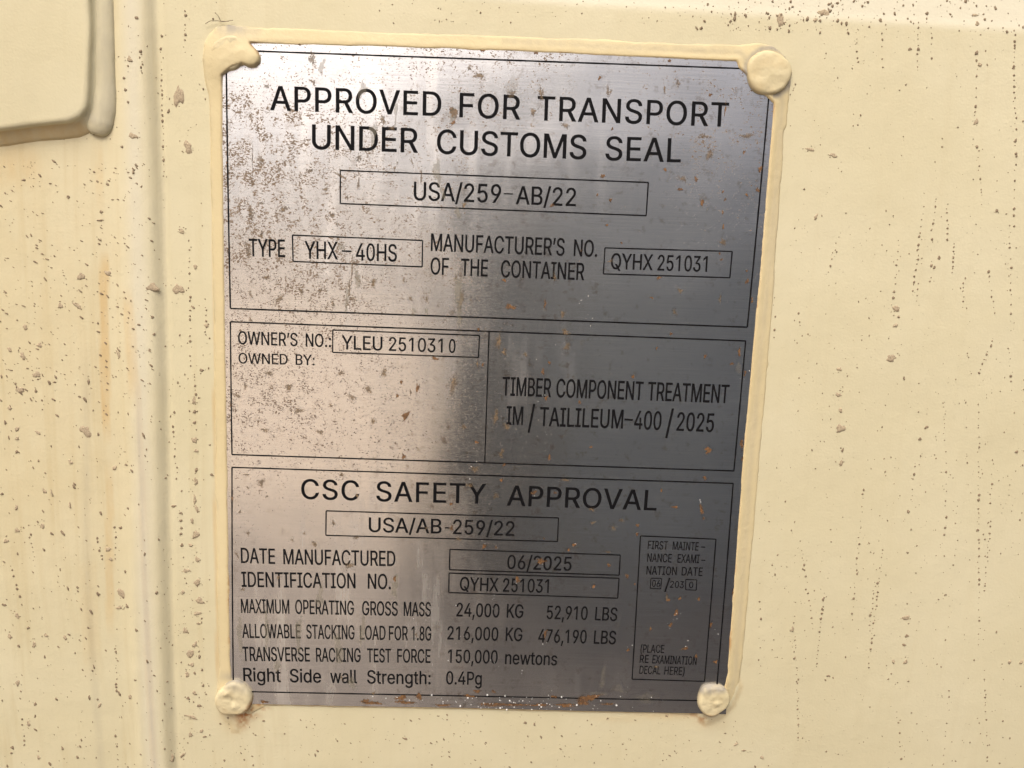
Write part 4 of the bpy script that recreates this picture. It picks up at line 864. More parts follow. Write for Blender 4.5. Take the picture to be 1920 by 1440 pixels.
# ---- the painted-over margin
def border():
    st = .5
    x = np.arange(-124, 122, st)
    y = np.arange(-112, 172, st)
    X, Y = np.meshgrid(x, y)
    wb = vnoise(X, Y, 9, 71) * .45 + vnoise(X, Y, 2.2, 72) * .18
    din = -sdf(FP, X, Y) + wb * .55        # outside the bare steel
    do = sdf(OP, X, Y) + wb
    low = sstep(146, 160, Y)
    flat = .17 + .05 * vnoise(X, Y, 1.1, 80) + .07 * vnoise(X, Y, 6, 73) - .62 * low
    bead = (.04 + .12 * sstep(40, 70, X)) * gauss(din - .9, .9) * (1 - low)
    h = flat + bead
    # hollow beside the bead, then the stippled outer strip
    h -= .10 * gauss(din - 2.6, .9) * sstep(40, 70, X)
    h += .10 * vnoise(X, Y, 1.6, 74) * sstep(2.4, 3.6, din)
    wdt = np.clip(din, 0, 30) / np.maximum(np.clip(din, 0, 30) + np.clip(do, 0, 30), .5)
    wdt = np.clip((wdt - .30) / .70, 0, 1)
    h = h * (1 - wdt) + (-STEEL_T + .26 + .10 * vnoise(X, Y, 5, 84)) * wdt * (1 - low) + (-STEEL_T + .1) * wdt * low
    # corners heap up where paint ran round the rivets
    for u, v, r, k in ((425, 100, 9.3, 1.6), (470, 108, 4.6, .8), (479, 113, 3.0, .55), (1438, 135, 10.5, .55), (439, 1308, 9, .55), (1345, 1308, 9, .5)):
        cx_, cy_ = mm(u, v)
        h += k * np.exp(-(((X - cx_) ** 2 + (Y - cy_) ** 2) / r ** 2) ** 1.5)
    h = h * sstep(-.12, .45, din) + (-.6) * (1 - sstep(-.12, .45, din))
    out = sstep(-.5, .9, do)
    h = h * out + (-STEEL_T - 1.6) * (1 - out)
    keep = (h > -STEEL_T - 1.3) & (din > -.55)
    ny, nx = X.shape
    num = -np.ones((ny, nx), int)
    ok = keep[:-1, :-1] & keep[1:, :-1] & keep[1:, 1:] & keep[:-1, 1:]
    use = np.zeros_like(keep)
    for a, b in ((0, 0), (1, 0), (1, 1), (0, 1)):
        use[a:ny - 1 + a, b:nx - 1 + b] |= ok
    num[use] = np.arange(use.sum())
    V = np.stack([X[use] * .001, -(h[use] + BOW(Y[use])) * .001, -Y[use] * .001], -1)
    jj, ii = np.nonzero(ok)
    Q = np.stack([num[jj, ii], num[jj + 1, ii], num[jj + 1, ii + 1], num[jj, ii + 1]], -1)
    g = .30 * gauss(do - .5, .9) * sstep(-.2, .6, vnoise(X, Y, 7, 75) + .25)
    g += .30 * gauss(din - 3.6, 1.3) * (X > 0)
    cx_, cy_ = mm(1442, 136)
    rr = np.hypot(X - cx_, Y - cy_)
    g += 1.1 * gauss(rr - 8.7, 1.0) * (((Y - cy_) < 3) | ((X - cx_) > 2))
    cx_, cy_ = mm(430, 62)
    g += .6 * np.exp(-((X - cx_) / 9) ** 2 - ((Y - cy_ - .02 * X) / 3.0) ** 2) * 1.4 * sstep(-.5, .2, vnoise(X, Y, 3, 79))
    g += .55 * (gauss(din, .55)) * (X < -80)
    for u, v in ((440, 1270), (1335, 1284)):
        cx_, cy_ = mm(u, v)
        g += .6 * np.exp(-((X - cx_) / 6) ** 2 - ((Y - cy_) / 2.2) ** 2)
    r = .85 * gauss(din, .45) * (Y < 100) * sstep(.15, .6, vnoise(X, Y, 5, 76) + .12 * (X > 80) + .1 * (Y < -80))
    r += .9 * gauss(din, .9) * (Y > 100) * sstep(0, .5, vnoise(X, Y, 6, 78))
    for u, v, s in ((487, 1318, 2.0), (1300, 1336, 1.6), (470, 1330, 1.6), (1325, 1346, 1.5)):
        cx_, cy_ = mm(u, v)
        r += 1.0 * np.exp(-(((X - cx_) / s) ** 2 + ((Y - cy_) / (s * .8)) ** 2))
    oc = .30 * gauss(din - .3, .8) + .28 * gauss(do, .7)
    mesh('painted_border', V, Q.tolist(), M_EDGE, plate,
         attrs={'grey': np.clip(g, 0, 1)[use], 'rust': np.clip(r, 0, 1)[use], 'ochre': oc[use], 'pale': np.zeros(use.sum())})


border()


# ---- rivets
def rivet(u, v, r, hgt, seed, shape, label, grey=None, rusty=None, wob=1.0):
    x0, y0 = mm(u, v, 1.0)
    NR, NA = 26, 64
    V, Fc, gr, oc, ru = [], [], [], [], []
    for i in range(NR):
        t = i / (NR - 1)
        for k in range(NA):
            a = 2 * math.pi * k / NA
            ca, sa = math.cos(a), math.sin(a)
            rr = r * (1 + wob * (.035 * math.sin(2 * a + seed) + .03 * math.sin(3 * a + 2 * seed) + .018 * math.sin(5 * a + seed * 3)))
            # profile: flat crown, rounded shoulder, upright skirt
            s = min(t / .86, 1.0)
            rad = rr * (s * .97 if t < .86 else .97 + .05 * math.sin((t - .86) / .14 * math.pi / 2))
            h = hgt * (1 - .16 * s ** 2 - .26 * max(0, (s - .84) / .16) ** 2.0)
            if t > .86:
                h = h - (hgt * .54 + 1.1) * ((t - .86) / .14)
            px, py = rad * ca, rad * sa
            h += shape(px / r, py / r) * (1 - sstep(.8, 1.0, np.array(t))) + .05 * math.sin(px * .55 + seed) * math.cos(py * .42 + seed) + .24 * wob * float(vnoise(np.array([px]), np.array([py]), 3.0, int(seed * 7))[0])
            V.append(wv(x0 + px, y0 + py, float(h)))
            ru.append(rusty(px / r, py / r) if rusty else 0.0)
            gr.append((grey(px / r, py / r) if grey else 0.0) + .35 * float(sstep(.84, .95, np.array(t))) + .22 * max(0.0, float(vnoise(np.array([px]), np.array([py]), 2.5, int(seed * 5))[0])))
            oc.append(.25 * float(sstep(.8, .95, np.array(t))) + .34 * max(0.0, float(vnoise(np.array([px]), np.array([py]), 5.0, int(seed * 11))[0]) + .1))
    for i in range(NR - 1):
        for k in range(NA):
            j = (k + 1) % NA
            Fc.append((i * NA + k, (i + 1) * NA + k, (i + 1) * NA + j, i * NA + j))
    mesh('rivet', V, Fc, M_RIV, plate, label=label, attrs={'grey': np.array(gr), 'ochre': np.array(oc), 'pale': np.zeros(len(V)), 'rust': np.array(ru)})


E_ = math.exp
rivet(1442, 136, 8.1, 2.0, 1.0, lambda a, b: .22 * E_(-((a - .25) ** 2 + (b + .2) ** 2) / .12) - .22 * E_(-((a + .3) ** 2 + (b - .1) ** 2) / .2), 'clean round rivet head with a smooth painted crown')
rivet(427, 98, 6.2, 1.5, 2.3, lambda a, b: .1 * a, 'flat rivet head almost buried in thick paint')
rivet(438, 1311, 7.6, 2.6, 3.1, lambda a, b: .75 * E_(-((a + .3) ** 2 + (b + .45) ** 2) / .028) - .55 * E_(-((a - .02) ** 2 + (b + .0) ** 2) / .03) + .3 * E_(-((a - .1) ** 2 + (b - .4) ** 2) / .02), 'rivet head with a raised nub and a centre pit beside a rust stain',
      lambda a, b: .7 * max(0, min(1, (-b - .45 + .25 * a) * 3)) if a > -.4 else 0, lambda a, b: max(0, min(1, (a * .9 + b * .55 - .78) * 4)), 1.5)
rivet(1338, 1313, 6.9, 2.7, 4.2, lambda a, b: .35 * math.cos(9 * math.hypot(a - .15, b - .1)) * E_(-((a - .15) ** 2 + (b - .1) ** 2) / .12), 'rivet head with swirled paint and a grey upper rim',
      lambda a, b: .9 * max(0, min(1, (-b - .42 - .15 * a) * 3.2)), lambda a, b: .5 * max(0, min(1, (b - .78) * 5)), 1.4)


# ---- ruled lines
def strip(V, Fc, p, q, w, h=.045):
    a, b = np.array(mm(*p)), np.array(mm(*q))
    t = (b - a) / np.linalg.norm(b - a)
    n = np.array([-t[1], t[0]]) * w / 2
    k = max(1, int(np.linalg.norm(b - a) / 4))
    b0 = len(V)
    for i in range(k + 1):
        c = a + (b - a) * i / k
        wv_ = 1 + .10 * math.sin(i * 1.7 + a[0])
        V.append(wv(*(c + n * wv_), h))
        V.append(wv(*(c - n * wv_), h))
    for i in range(k):
        Fc.append((b0 + 2 * i, b0 + 2 * i + 1, b0 + 2 * i + 3, b0 + 2 * i + 2))


def box_rule(name, tl, tr, br, bl, w, label=None):
    """four butted strips; the uprights lie a hair below the level ones"""
    V, Fc = [], []
    strip(V, Fc, tl, tr, w, .050)
    strip(V, Fc, bl, br, w, .050)
    strip(V, Fc, tl, bl, w, .042)
    strip(V, Fc, tr, br, w, .042)
    mesh(name, V, Fc, M_INK, plate, smooth=False, label=label)


box_rule('section_rule', (424, 93.8), (1446, 130.5), (1401.2, 613.5), (432, 578.4), .58)
box_rule('section_rule', (432, 603.3), (1398, 639.2), (1376, 883), (435, 852.3), .55)
box_rule('section_rule', (435, 876.2), (1374.7, 906.4), (1341.7, 1314.3), (437.7, 1296.3), .55)
V, Fc = [], []
strip(V, Fc, (917, 622.3), (908.9, 866.5), .5, .046)
mesh('divider_rule', V, Fc, M_INK, plate, smooth=False)
for b in (((638.1, 319.4), (1215.6, 342.2), (1211.6, 404.4), (638.1, 381.6)), ((548.4, 440.8), (792.4, 450.9), (791.6, 500.4), (549.5, 490.1)),
          ((1134.3, 464.8), (1372.9, 471.5), (1368.5, 520.8), (1131.4, 513.5)), ((624, 618.8), (898.9, 629), (897.2, 670.2), (623.7, 660.7)),
          ((611.6, 957.8), (1047.1, 971.1), (1045.4, 1015.3), (611, 1003.7)), ((843.7, 1030), (1163, 1040.8), (1161, 1078.5), (842.8, 1068.3)),
          ((842, 1074.5), (1160.7, 1084.2), (1158.2, 1121.6), (841.4, 1111)), ((1200.9, 1004.8), (1342.4, 1011), (1321, 1277.6), (1185.2, 1273.4)),
          ((1220.6, 1084.2), (1240.3, 1084.7), (1239, 1104.1), (1219.2, 1103.3)), ((1285.9, 1086.4), (1306.7, 1087.3), (1305.3, 1106.7), (1285.6, 1105.8))):
    box_rule('box_rule', *b, .5 if abs(b[0][0] - b[1][0]) > 40 else .38)


# ---- lettering: outlines of a plain grotesque, 700 units to the cap height
def parse(s):
    return [[tuple(map(int, p.split(','))) for p in l.split(' ')] for l in s.split('|')]


def winding(p, L):
    w = 0
    for l in L:
        for k in range(len(l)):
            a, b = l[k - 1], l[k]
            if (a[1] > p[1]) != (b[1] > p[1]) and p[0] < (b[0] - a[0]) * (p[1] - a[1]) / (b[1] - a[1]) + a[0]:
                w += 1 if b[1] > a[1] else -1
    return w


GL = {}


def heavier(l, dx, dy):
    """move an outline outwards (solids and counters run opposite ways round)"""
    out = []
    n = len(l)
    for i in range(n):
        a, b, c = np.array(l[i - 1], float), np.array(l[i], float), np.array(l[(i + 1) % n], float)
        e1, e2 = (b - a) / np.linalg.norm(b - a), (c - b) / np.linalg.norm(c - b)
        n1, n2 = np.array((-e1[1], e1[0])), np.array((-e2[1], e2[0]))
        m = n1 + n2
        m = m / max(1 + n1 @ n2, .35)
        out.append((b[0] + m[0] * dx, b[1] + m[1] * dy))
    return out


def glyph(ch, sq=1.0):
    key = (ch, round(sq, 1))
    ch = key[0]
    if key not in GL:
        adv, s = GLYPHS[ch]
        L = parse(s)
        if ch == '1':
            L = L[1:]                                   # no foot
        L = [heavier(l, 5 + 8 / max(key[1], .5), 6) for l in L]
        pts, edges = [], []
        for l in L:
            n = len(pts)
            pts += [Vector(p) for p in l]
            edges += [(n + k, n + (k + 1) % len(l)) for k in range(len(l))]
        vo, _, fo = delaunay_2d_cdt(pts, edges, [], 0, .01)[:3]
        tri = []
        for f in fo:
            c = sum((vo[k] for k in f), Vector((0, 0))) / len(f)
            if winding(c, L):
                tri.append(tuple(f))
        tri = [([tuple(p) for p in vo], tri)]
        xs_ = [p[0] for l in L for p in l]
        GL[key] = (adv, min(xs_), max(xs_), tri)
    return GL[key]


def word(V, Fc, text, u0, v0, u1, v1, cap):
    a, b = np.array(mm(u0, v0)), np.array(mm(u1, v1))
    Wd = np.linalg.norm(b - a)
    t = (b - a) / Wd
    up = np.array([t[1], -t[0]])
    um, vm = (u0 + u1) / 2, (v0 + v1) / 2
    capm = np.linalg.norm(np.array(mm(um, vm)) - np.array(mm(um, vm - cap)))
    sy = capm / 700
    gs = [glyph(c) for c in text]
    ink = sum(g[0] for g in gs) - gs[0][1] - (gs[-1][0] - gs[-1][2])
    r = Wd / (ink * sy)
    gs = [glyph(c, min(r, 1.0)) for c in text]
    s = sy * min(r, .97) if len(text) > 1 else sy * r
    tr = (Wd - ink * s) / max(len(text) - 1, 1)
    x = -gs[0][1] * s
    for i, g in enumerate(gs):
        for j, (pts, tri) in enumerate(g[3]):
            n = len(V)
            for px, py in pts:
                q = a + t * (x + px * s) + up * (py * sy)
                V.append(wv(q[0], q[1], .052 + .004 * j))
            Fc += [tuple(n + k for k in f) for f in tri]
        x += g[0] * s + tr


LINES = [
    [('APPROVED', 506.3, 206.3, 827.2, 217.5, 45.3), ('FOR', 861, 219.5, 975.6, 224.2, 45.3), ('TRANSPORT', 1006.9, 225.2, 1364.7, 237.5, 44.8)],
    [('UNDER', 585, 279, 784, 286.3, 45.5), ('CUSTOMS', 818.8, 287.8, 1098.8, 298.5, 45), ('SEAL', 1134.7, 300, 1276.3, 304.2, 44.2)],
    [('USA/259', 775.6, 375, 939, 380.4, 34.2), ('AB/22', 966.9, 382.6, 1079.4, 386.6, 33.8)],
    [('TYPE', 466.9, 480.4, 534.6, 482, 32.6)],
    [('YHX', 571.2, 484.7, 633.5, 486.3, 32.6), ('40HS', 667.3, 488, 744, 490.3, 32)],
    [('MANUFACTURER’S', 807.6, 470.3, 1057.9, 479.4, 32.4), ('NO.', 1075.4, 480, 1119.2, 481.7, 31)],
    [('OF', 807, 514.3, 840.9, 515.6, 31.6), ('THE', 863.6, 516.6, 914.1, 518.6, 31.6), ('CONTAINER', 938.9, 519.6, 1095, 525.2, 31.8)],
    [('QYHX', 1144.8, 504.2, 1223.6, 506.6, 29.3), ('251031', 1232.3, 507, 1325.4, 509.6, 29)],
    [('OWNER’S', 446.6, 645.3, 557.9, 649, 24.4), ('NO', 573.3, 649.6, 606.4, 650.6, 24.4), ('.:', 609.4, 650.6, 620.7, 651, 24.4)],
    [('OWNED', 447.4, 681.3, 539.5, 683.6, 19.6), ('BY:', 554.4, 684, 590, 685.1, 19.6)],
    [('YLEU', 640.5, 654.8, 716.9, 657.2, 25.8), ('251031', 729, 657.6, 829.8, 660.8, 25.6), ('0', 841.4, 661.4, 853.6, 661.8, 25.6)],
    [('TIMBER', 941.3, 741.3, 1032.5, 744.4, 34.6), ('COMPONENT', 1042.5, 744.8, 1204.6, 750.2, 34.4), ('TREATMENT', 1213.4, 750.6, 1365, 755.9, 34.2)],
    [('IM', 949.1, 795.8, 979.8, 796.8, 34.2), ('/', 989.4, 804.2, 1001, 804.6, 45), ('TAILILEUM', 1011.3, 798.4, 1167.3, 803.4, 35), ('400', 1188.3, 804.4, 1238.8, 806.2, 34.4), ('/', 1247.5, 814, 1260, 814.4, 46), ('2025', 1267.9, 807.4, 1337.3, 810, 34.4)],
    [('CSC', 564.9, 935.2, 673.5, 938.2, 36.8), ('SAFETY', 705.6, 939.5, 910.9, 944.3, 36.8), ('APPROVAL', 950, 947.6, 1230.5, 957, 37.4)],
    [('USA/AB', 691.5, 997.2, 827.9, 1000.2, 27), ('259/22', 849, 1001.2, 964.1, 1004.8, 27)],
    [('DATE', 451.9, 1055.4, 515.7, 1057.2, 28.2), ('MANUFACTURED', 531.5, 1057.6, 741, 1061.4, 28)],
    [('06/2025', 950.6, 1066.4, 1071, 1070.2, 25.8)],
    [('IDENTIFICATION', 453.3, 1100.2, 666.5, 1103.2, 28), ('NO.', 689.5, 1103.6, 732.6, 1104.8, 28)],
    [('QYHX', 861.9, 1106.9, 934.3, 1109.2, 25), ('251031', 942.8, 1109.4, 1028.5, 1111.4, 25)],
    [('MAXIMUM', 452.3, 1149, 542.6, 1150.6, 26), ('OPERATING', 553.8, 1150.8, 663.5, 1152.8, 26), ('GROSS', 679, 1153.2, 745.6, 1154.4, 26), ('MASS', 756.9, 1154.6, 807.5, 1155.6, 26.2)],
    [('24,000', 855.5, 1155.4, 936, 1157.6, 25), ('KG', 949.8, 1157.8, 980.7, 1158.6, 25), ('52,910', 1024.6, 1160.4, 1101, 1162.2, 24.7), ('LBS', 1115.2, 1162.8, 1156.5, 1164.3, 24.7)],
    [('ALLOWABLE', 454.5, 1195.8, 563.7, 1197, 26), ('STACKING', 574.6, 1197.2, 664.6, 1198.8, 26), ('LOAD', 674.8, 1199, 722.6, 1199.8, 26), ('FOR', 729.3, 1200, 764.8, 1200.4, 26), ('1.8G', 771.8, 1200.4, 808.3, 1201, 26)],
    [('216,000', 838.6, 1198.8, 933.8, 1201.2, 24.6), ('KG', 947.8, 1201.4, 978.8, 1202.2, 24.6), ('476,190', 1008.8, 1204.2, 1099.1, 1206.2, 24.6), ('LBS', 1112.9, 1206.8, 1154, 1207.9, 24.6)],
    [('TRANSVERSE', 455.4, 1239, 581.1, 1240.2, 26), ('RACKING', 592.9, 1240.4, 676.2, 1241.3, 25.6), ('TEST', 688.5, 1241.4, 733, 1242, 25.4), ('FORCE', 744.8, 1242.1, 807, 1242.8, 25.2)],
    [('150,000', 839.8, 1242.4, 932.6, 1244.2, 24.6), ('newtons', 946.7, 1245, 1044, 1247.5, 24.4)],
    [('Right', 456.5, 1277, 526.8, 1278.4, 24.6), ('Side', 543.7, 1279, 602.2, 1280, 24.6), ('wall', 619.1, 1280.3, 669.7, 1281, 24.6), ('Strength:', 688.5, 1281.4, 807.5, 1283, 24.6)],
    [('0.4Pg', 836.2, 1282.8, 903.1, 1284, 24)],
    [('FIRST', 1214.2, 1029.4, 1251.6, 1030.7, 15.6), ('MAINTE', 1260.8, 1031, 1309.2, 1032.4, 15.6)],
    [('NANCE', 1213, 1053.2, 1258.6, 1054.6, 15.8), ('EXAMI', 1269.8, 1054.9, 1310.6, 1056, 15.8)],
    [('NATION', 1211.6, 1077.1, 1268.4, 1078.6, 15.8), ('DATE', 1277.7, 1078.8, 1316.8, 1080, 15.8)],
    [('06', 1222, 1100, 1237.5, 1100.5, 12.4), ('/', 1245.4, 1106.6, 1255, 1106.9, 22), ('203', 1255.8, 1101.8, 1281.7, 1102.7, 12.6), ('0', 1291.5, 1102.4, 1299.4, 1102.7, 11.5)],
    [('(PLACE', 1200.6, 1223.4, 1244.8, 1224.4, 15)],
    [('RE', 1199.2, 1242.7, 1215.5, 1243.2, 15), ('EXAMINATION', 1222.6, 1243.6, 1305.5, 1246.6, 15.2)],
    [('DECAL', 1198.4, 1263.2, 1237.8, 1264.5, 15), ('HERE)', 1245, 1264.6, 1282.8, 1266, 15)],
]
DASH = {2: [((944.5, 363), (961.8, 363.8), .45)], 4: [((640.5, 470.6), (658.6, 471.4), .55)], 12: [((1170.8, 786.6), (1186.3, 787.4), .8)], 14: [((834.2, 989.6), (843, 990), .62)],
        27: [((1314.8, 1025.6), (1322.4, 1026), .38)], 28: [((1314.8, 1050.3), (1322.4, 1050.7), .38)]}
for i, ln in enumerate(LINES):
    V, Fc = [], []
    for w in ln:
        word(V, Fc, *w)
    for p, q, w in DASH.get(i, []):
        strip(V, Fc, p, q, w, .052)
    mesh('text_line', V, Fc, M_INK, plate, smooth=False)


# ---- rust, dirt and salt lying on the face
def spot(V, Fc, fade, st, u, v, w, h, tilt=0, k=1.0, n=18, z=.11):
    x, y = mm(u, v)
    rx, ry = w * .125, h * .125
    ca, sa = math.cos(R(tilt)), math.sin(R(tilt))
    ph = [random.uniform(0, 6.28) for _ in range(3)]
    b0 = len(V)
    z += random.uniform(0, .03)
    for s in (1.0, .7, .4):
        for j in range(n):
            a = 2 * math.pi * j / n
            r = s * (1 + .25 * math.sin(2 * a + ph[0]) + .2 * math.sin(3 * a + ph[1]) + .15 * math.sin(5 * a + ph[2]))
            px, py = rx * r * math.cos(a), ry * r * math.sin(a)
            V.append(wv(x + px * ca - py * sa, y + px * sa + py * ca, z))
            fade.append(1 - s)
            st.append(k)
    V.append(wv(x, y, z))
    fade.append(1.0)
    st.append(k)
    for r in range(2):
        for j in range(n):
            q = (j + 1) % n
            Fc.append((b0 + r * n + j, b0 + r * n + q, b0 + (r + 1) * n + q, b0 + (r + 1) * n + j))
    for j in range(n):
        Fc.append((b0 + 2 * n + j, b0 + 2 * n + (j + 1) % n, b0 + 3 * n))


RUST = [(850, 210, 16, 28, 0), (850, 230, 12, 8), (1125, 146, 10, 8), (1332, 178, 8, 9), (1360, 205, 4, 26), (1395, 285, 7, 7), (1425, 318, 9, 16), (1305, 336, 6, 13), (1275, 355, 12, 9), (1420, 356, 9, 12), (1355, 360, 6, 6), (1400, 365, 7, 9, -40), (1316, 380, 9, 16, -20),
        (1360, 374, 5, 6), (1355, 398, 5, 8), (1356, 425, 5, 10), (1148, 242, 6, 7), (1130, 330, 12, 7), (1145, 375, 7, 6), (1035, 385, 10, 8), (1138, 422, 6, 6), (1247, 318, 7, 10), (1120, 365, 5, 6), (945, 525, 9, 8), (957, 575, 22, 14), (1022, 570, 6, 18), (1235, 521, 11, 8), (1349, 475, 6, 6), (1352, 487, 6, 5),
        (1222, 558, 7, 6), (1400, 508, 5, 6), (1401, 527, 8, 14), (1410, 560, 4, 9), (1258, 626, 9, 6), (1018, 697, 6, 16), (1030, 680, 6, 8), (1231, 653, 5, 8), (1322, 668, 6, 14), (1386, 660, 8, 18), (1372, 682, 8, 8), (1187, 706, 8, 10), (1087, 755, 9, 8), (1024, 746, 9, 12), (1328, 844, 18, 15, -20), (1391, 832, 9, 22), (1392, 860, 6, 10),
        (1030, 857, 8, 14), (893, 829, 8, 10), (945, 872, 9, 8), (1108, 838, 8, 7), (905, 683, 7, 9), (897, 618, 8, 7), (783, 728, 9, 22), (745, 742, 9, 8, 30), (760, 780, 16, 20), (815, 672, 12, 10), (752, 716, 9, 8), (770, 735, 4, 10), (757, 856, 8, 15), (847, 990, 9, 14), (908, 1024, 8, 14), (740, 1086, 8, 16),
        (845, 945, 7, 8), (1000, 924, 16, 11), (1041, 924, 8, 8), (1240, 920, 7, 10), (1266, 951, 14, 8, 15), (1315, 955, 9, 24, -8), (1319, 972, 5, 10), (1321, 896, 9, 9), (1076, 1021, 8, 12, 20), (1066, 1031, 9, 6), (930, 1026, 5, 7), (1014, 1052, 26, 14), (1142, 1060, 10, 8), (970, 1086, 12, 18), (1113, 1099, 11, 9), (1176, 1080, 12, 9, 30),
        (1275, 1122, 6, 9), (1310, 1123, 8, 7), (1252, 1125, 9, 10), (1268, 1149, 14, 14), (1257, 1172, 8, 12), (1220, 1179, 7, 10), (1022, 1188, 9, 18), (1284, 1216, 14, 9), (1305, 1230, 6, 14), (1333, 1172, 6, 18), (1341, 1241, 9, 11), (1178, 1218, 7, 10), (1196, 985, 6, 12), (1194, 1002, 6, 12), (940, 900, 6, 10), (1020, 1010, 5, 6), (1190, 1095, 4, 5),
        (1105, 1308, 52, 18), (1092, 1317, 34, 16), (1060, 1322, 60, 9), (940, 1321, 120, 11), (700, 1318, 40, 10), (760, 1317, 46, 10), (880, 1305, 26, 9), (686, 1315, 26, 13), (752, 1308, 30, 14), (785, 1306, 20, 16), (830, 1322, 36, 8), (1010, 1322, 60, 7), (895, 1296, 14, 12), (925, 1297, 12, 9), (495, 1316, 18, 9), (1040, 1306, 16, 8), (1140, 1320, 40, 5), (1090, 470, 5, 4), (1165, 455, 5, 4),
        (470, 92, 10, 5), (1005, 99, 9, 9), (562, 84, 6, 5), (1255, 114, 9, 5), (905, 95, 10, 6), (1410, 565, 4, 10), (1397, 700, 5, 14), (1374, 1110, 4, 14), (427, 470, 4, 10), (425, 305, 4, 8), (426, 500, 3, 6), (433, 760, 4, 8), (436, 935, 4, 8)]
TAN = [(586, 110, 15, 46), (588, 155, 12, 14), (583, 151, 11, 9, 30), (900, 142, 20, 24, -30), (880, 128, 12, 12), (718, 224, 16, 22, -20), (735, 240, 14, 18, 0), (500, 162, 18, 10, -20), (470, 218, 16, 12), (490, 300, 20, 16, 10), (532, 392, 22, 18), (490, 381, 14, 12), (622, 403, 14, 22, -30), (632, 420, 7, 14, -30),
       (474, 345, 11, 14), (473, 300, 2.6, 110), (870, 384, 15, 14), (790, 332, 6, 36), (740, 316, 8, 12), (772, 303, 7, 16, -15), (745, 305, 4, 10), (673, 296, 14, 22), (640, 330, 34, 7, 25), (672, 345, 7, 40), (580, 320, 16, 14), (610, 355, 14, 10), (650, 370, 10, 14), (1140, 172, 9, 28), (1246, 168, 8, 20), (1271, 155, 10, 20), (1145, 172, 6, 16), (1330, 290, 26, 26),
       (1320, 255, 30, 12), (1400, 255, 34, 16), (1280, 335, 24, 18), (1015, 175, 14, 40), (960, 175, 22, 22), (1000, 210, 20, 18), (1060, 235, 24, 14), (660, 505, 6, 80), (655, 540, 10, 50), (662, 560, 22, 14), (470, 552, 7, 34, -18), (625, 570, 8, 18, -25), (497, 806, 22, 14), (445, 742, 26, 10, 40), (460, 725, 8, 24, 10), (542, 726, 24, 18), (505, 700, 20, 16, 20),
       (525, 560, 22, 16), (500, 520, 18, 16), (565, 545, 16, 12), (600, 545, 10, 20), (700, 530, 18, 24), (770, 560, 8, 20, -20), (757, 525, 10, 14), (800, 560, 6, 24), (865, 560, 14, 60), (855, 520, 10, 12), (850, 720, 20, 60), (870, 800, 12, 16), (690, 730, 26, 20), (660, 745, 24, 18), (640, 700, 20, 14), (720, 700, 18, 22), (560, 770, 24, 18), (620, 760, 14, 14), (600, 810, 20, 14), (700, 790, 18, 16),
       (490, 905, 24, 20, 20), (465, 915, 8, 14, -30), (500, 930, 6, 16), (462, 890, 14, 10), (450, 960, 10, 12), (465, 1000, 8, 16, -30), (548, 1012, 9, 12), (570, 1000, 8, 10), (444, 1040, 6, 22, -30), (590, 1020, 14, 22), (522, 1082, 12, 14), (655, 1060, 22, 26), (668, 1008, 16, 10), (625, 980, 8, 24, -20), (640, 890, 16, 10), (670, 930, 10, 12), (455, 1105, 10, 12),
       (1060, 622, 20, 18), (1063, 650, 16, 26), (1055, 590, 16, 20), (935, 640, 14, 50), (945, 660, 16, 16), (930, 780, 16, 40), (950, 800, 14, 24), (895, 682, 8, 16), (940, 850, 14, 20), (985, 665, 12, 12), (1040, 520, 10, 24), (1275, 545, 14, 16), (1265, 585, 12, 14), (1355, 455, 24, 14), (1350, 560, 8, 20), (1145, 490, 14, 10), (1150, 990, 18, 10), (1112, 980, 14, 10), (1165, 975, 10, 14),
       (890, 880, 18, 22), (880, 910, 20, 14), (930, 930, 20, 12), (860, 1010, 14, 16), (800, 990, 10, 10), (1140, 1035, 16, 7), (1250, 1120, 8, 20), (1110, 955, 14, 12), (1060, 900, 22, 8), (1230, 1250, 12, 10), (780, 1190, 6, 14), (640, 1270, 8, 14), (700, 1300, 10, 12), (450, 620, 10, 8), (470, 600, 8, 12), (465, 470, 20, 40), (470, 400, 14, 40), (490, 440, 12, 20)]
WATER = [(604, 125, 12, 34), (680, 170, 24, 40), (858, 398, 16, 24), (850, 215, 22, 26), (640, 462, 22, 16), (820, 320, 16, 70), (830, 360, 12, 30), (650, 560, 10, 60), (670, 520, 14, 50), (860, 560, 22, 110), (775, 585, 10, 20), (800, 585, 8, 18), (960, 160, 30, 40), (1385, 690, 12, 32), (1130, 1275, 14, 60), (1125, 1300, 40, 12), (1210, 1308, 60, 26), (1160, 1290, 26, 30), (635, 1220, 26, 90), (560, 1190, 18, 80),
         (500, 1180, 14, 100), (680, 1180, 14, 90), (450, 1190, 16, 110), (600, 1120, 16, 70), (520, 1250, 20, 30), (660, 1280, 20, 26), (740, 1100, 20, 60), (700, 250, 16, 60), (742, 210, 10, 50)]


def deposit(name, L, mat, k):
    V, Fc, fa, st = [], [], [], []
    for s in L:
        spot(V, Fc, fa, st, *s[:4], tilt=s[4] if len(s) > 4 else 0, k=k * random.uniform(.75, 1.0))
    mesh(name, V, Fc, mat, plate, kind='stuff', smooth=False, attrs={'fade': fa, 'strength': st})


deposit('rust_spots', RUST, M_RUST, .92)
deposit('dirt_flecks', TAN, M_TAN, .72)
deposit('water_marks', [w for w in WATER if w[0] < 900], M_WATER, .34)
deposit('water_marks', [w for w in WATER if w[0] >= 900], M_WATER, .13)


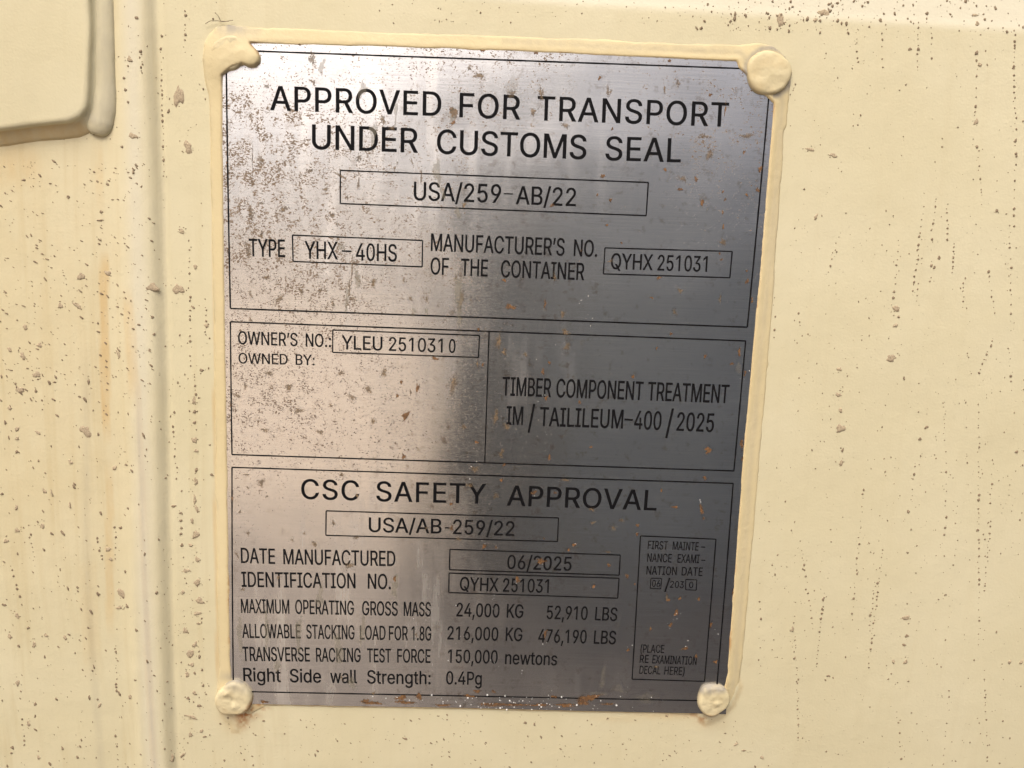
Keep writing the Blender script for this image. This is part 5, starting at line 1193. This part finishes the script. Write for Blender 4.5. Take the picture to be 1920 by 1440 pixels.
def salt():
    V, Fc = [], []
    L = []
    rr = random.Random(4)
    for _ in range(85):
        u = rr.gauss(960, 90) if rr.random() < .85 else rr.uniform(650, 1250)
        v = 1298 + (u - 480) * .02 + rr.uniform(-6, 24)
        L.append((u, v, rr.choice((.10, .13, .17, .24, .36))))
    for u, v, n, s in ((1268, 1158, 9, 10), (1076, 1020, 6, 9), (908, 1018, 5, 7), (1012, 1064, 4, 8), (970, 1094, 4, 6), (1342, 1180, 3, 7), (1315, 938, 3, 5), (1110, 1092, 5, 8), (1285, 1205, 4, 8), (1178, 1210, 4, 8), (1020, 1200, 4, 8), (925, 1125, 8, 12), (765, 1220, 12, 40), (1030, 640, 10, 30), (1020, 745, 5, 8),
                       (1105, 600, 8, 14), (1090, 560, 5, 10), (1025, 812, 3, 5), (985, 1270, 4, 10), (1140, 1260, 6, 60), (850, 1210, 8, 25), (930, 1250, 6, 15), (1255, 1178, 3, 5), (900, 880, 8, 30), (1000, 925, 4, 8), (1395, 700, 5, 12), (800, 1160, 12, 40), (1240, 1300, 4, 20)):
        for _ in range((n + 1) // 2):
            L.append((u + rr.gauss(0, s * .6), v + rr.gauss(0, s * .7), rr.choice((.08, .10, .13, .18))))
    for u, v, r in L:
        x, y = mm(u, v)
        b0 = len(V)
        for s, h in ((1, .06), (.75, .7), (0, 1)):
            if s == 0:
                V.append(wv(x, y, r * .7 + .1))
                break
            for k in range(7):
                a = k * 2 * math.pi / 7
                V.append(wv(x + r * s * math.cos(a) * rr.uniform(.8, 1.2), y + r * s * math.sin(a) * rr.uniform(.8, 1.3), .1 + r * .7 * h))
        for k in range(7):
            j = (k + 1) % 7
            Fc.append((b0 + k, b0 + j, b0 + 7 + j, b0 + 7 + k))
            Fc.append((b0 + 7 + k, b0 + 7 + j, b0 + 14))
    mesh('salt_grains', V, Fc, M_SALT, plate, kind='stuff')


salt()


# ---- two bristles caught in the paint at the upper left rivet
def tube(name, pts, r, mat, parent):
    V, Fc = [], []
    P = np.array(pts)
    s = np.linspace(0, len(P) - 1, 24)
    q = np.stack([np.interp(s, range(len(P)), P[:, i]) for i in range(3)], 1)
    q[1:-1] = (q[:-2] + 2 * q[1:-1] + q[2:]) / 4
    for i, p in enumerate(q):
        t = q[min(i + 1, 23)] - q[max(i - 1, 0)]
        t /= np.linalg.norm(t)
        n1 = np.array([-t[1], t[0], 0])
        for k in range(6):
            a = k * math.pi / 3
            V.append(wv(p[0] + n1[0] * r * math.cos(a), p[1] + n1[1] * r * math.cos(a), p[2] + r * math.sin(a)))
    for i in range(23):
        for k in range(6):
            Fc.append((i * 6 + k, i * 6 + (k + 1) % 6, (i + 1) * 6 + (k + 1) % 6, (i + 1) * 6 + k))
    mesh(name, V, Fc, mat, parent)


for pts in ([(403, 24), (410, 30), (414, 40), (430, 41)], [(385, 45), (395, 40), (408, 39), (420, 42), (437, 38)]):
    tube('bristle', [(*mm(u, v), .1 + .5 * (i % 2)) for i, (u, v) in enumerate(pts)], .10, M_FIBRE, plate)
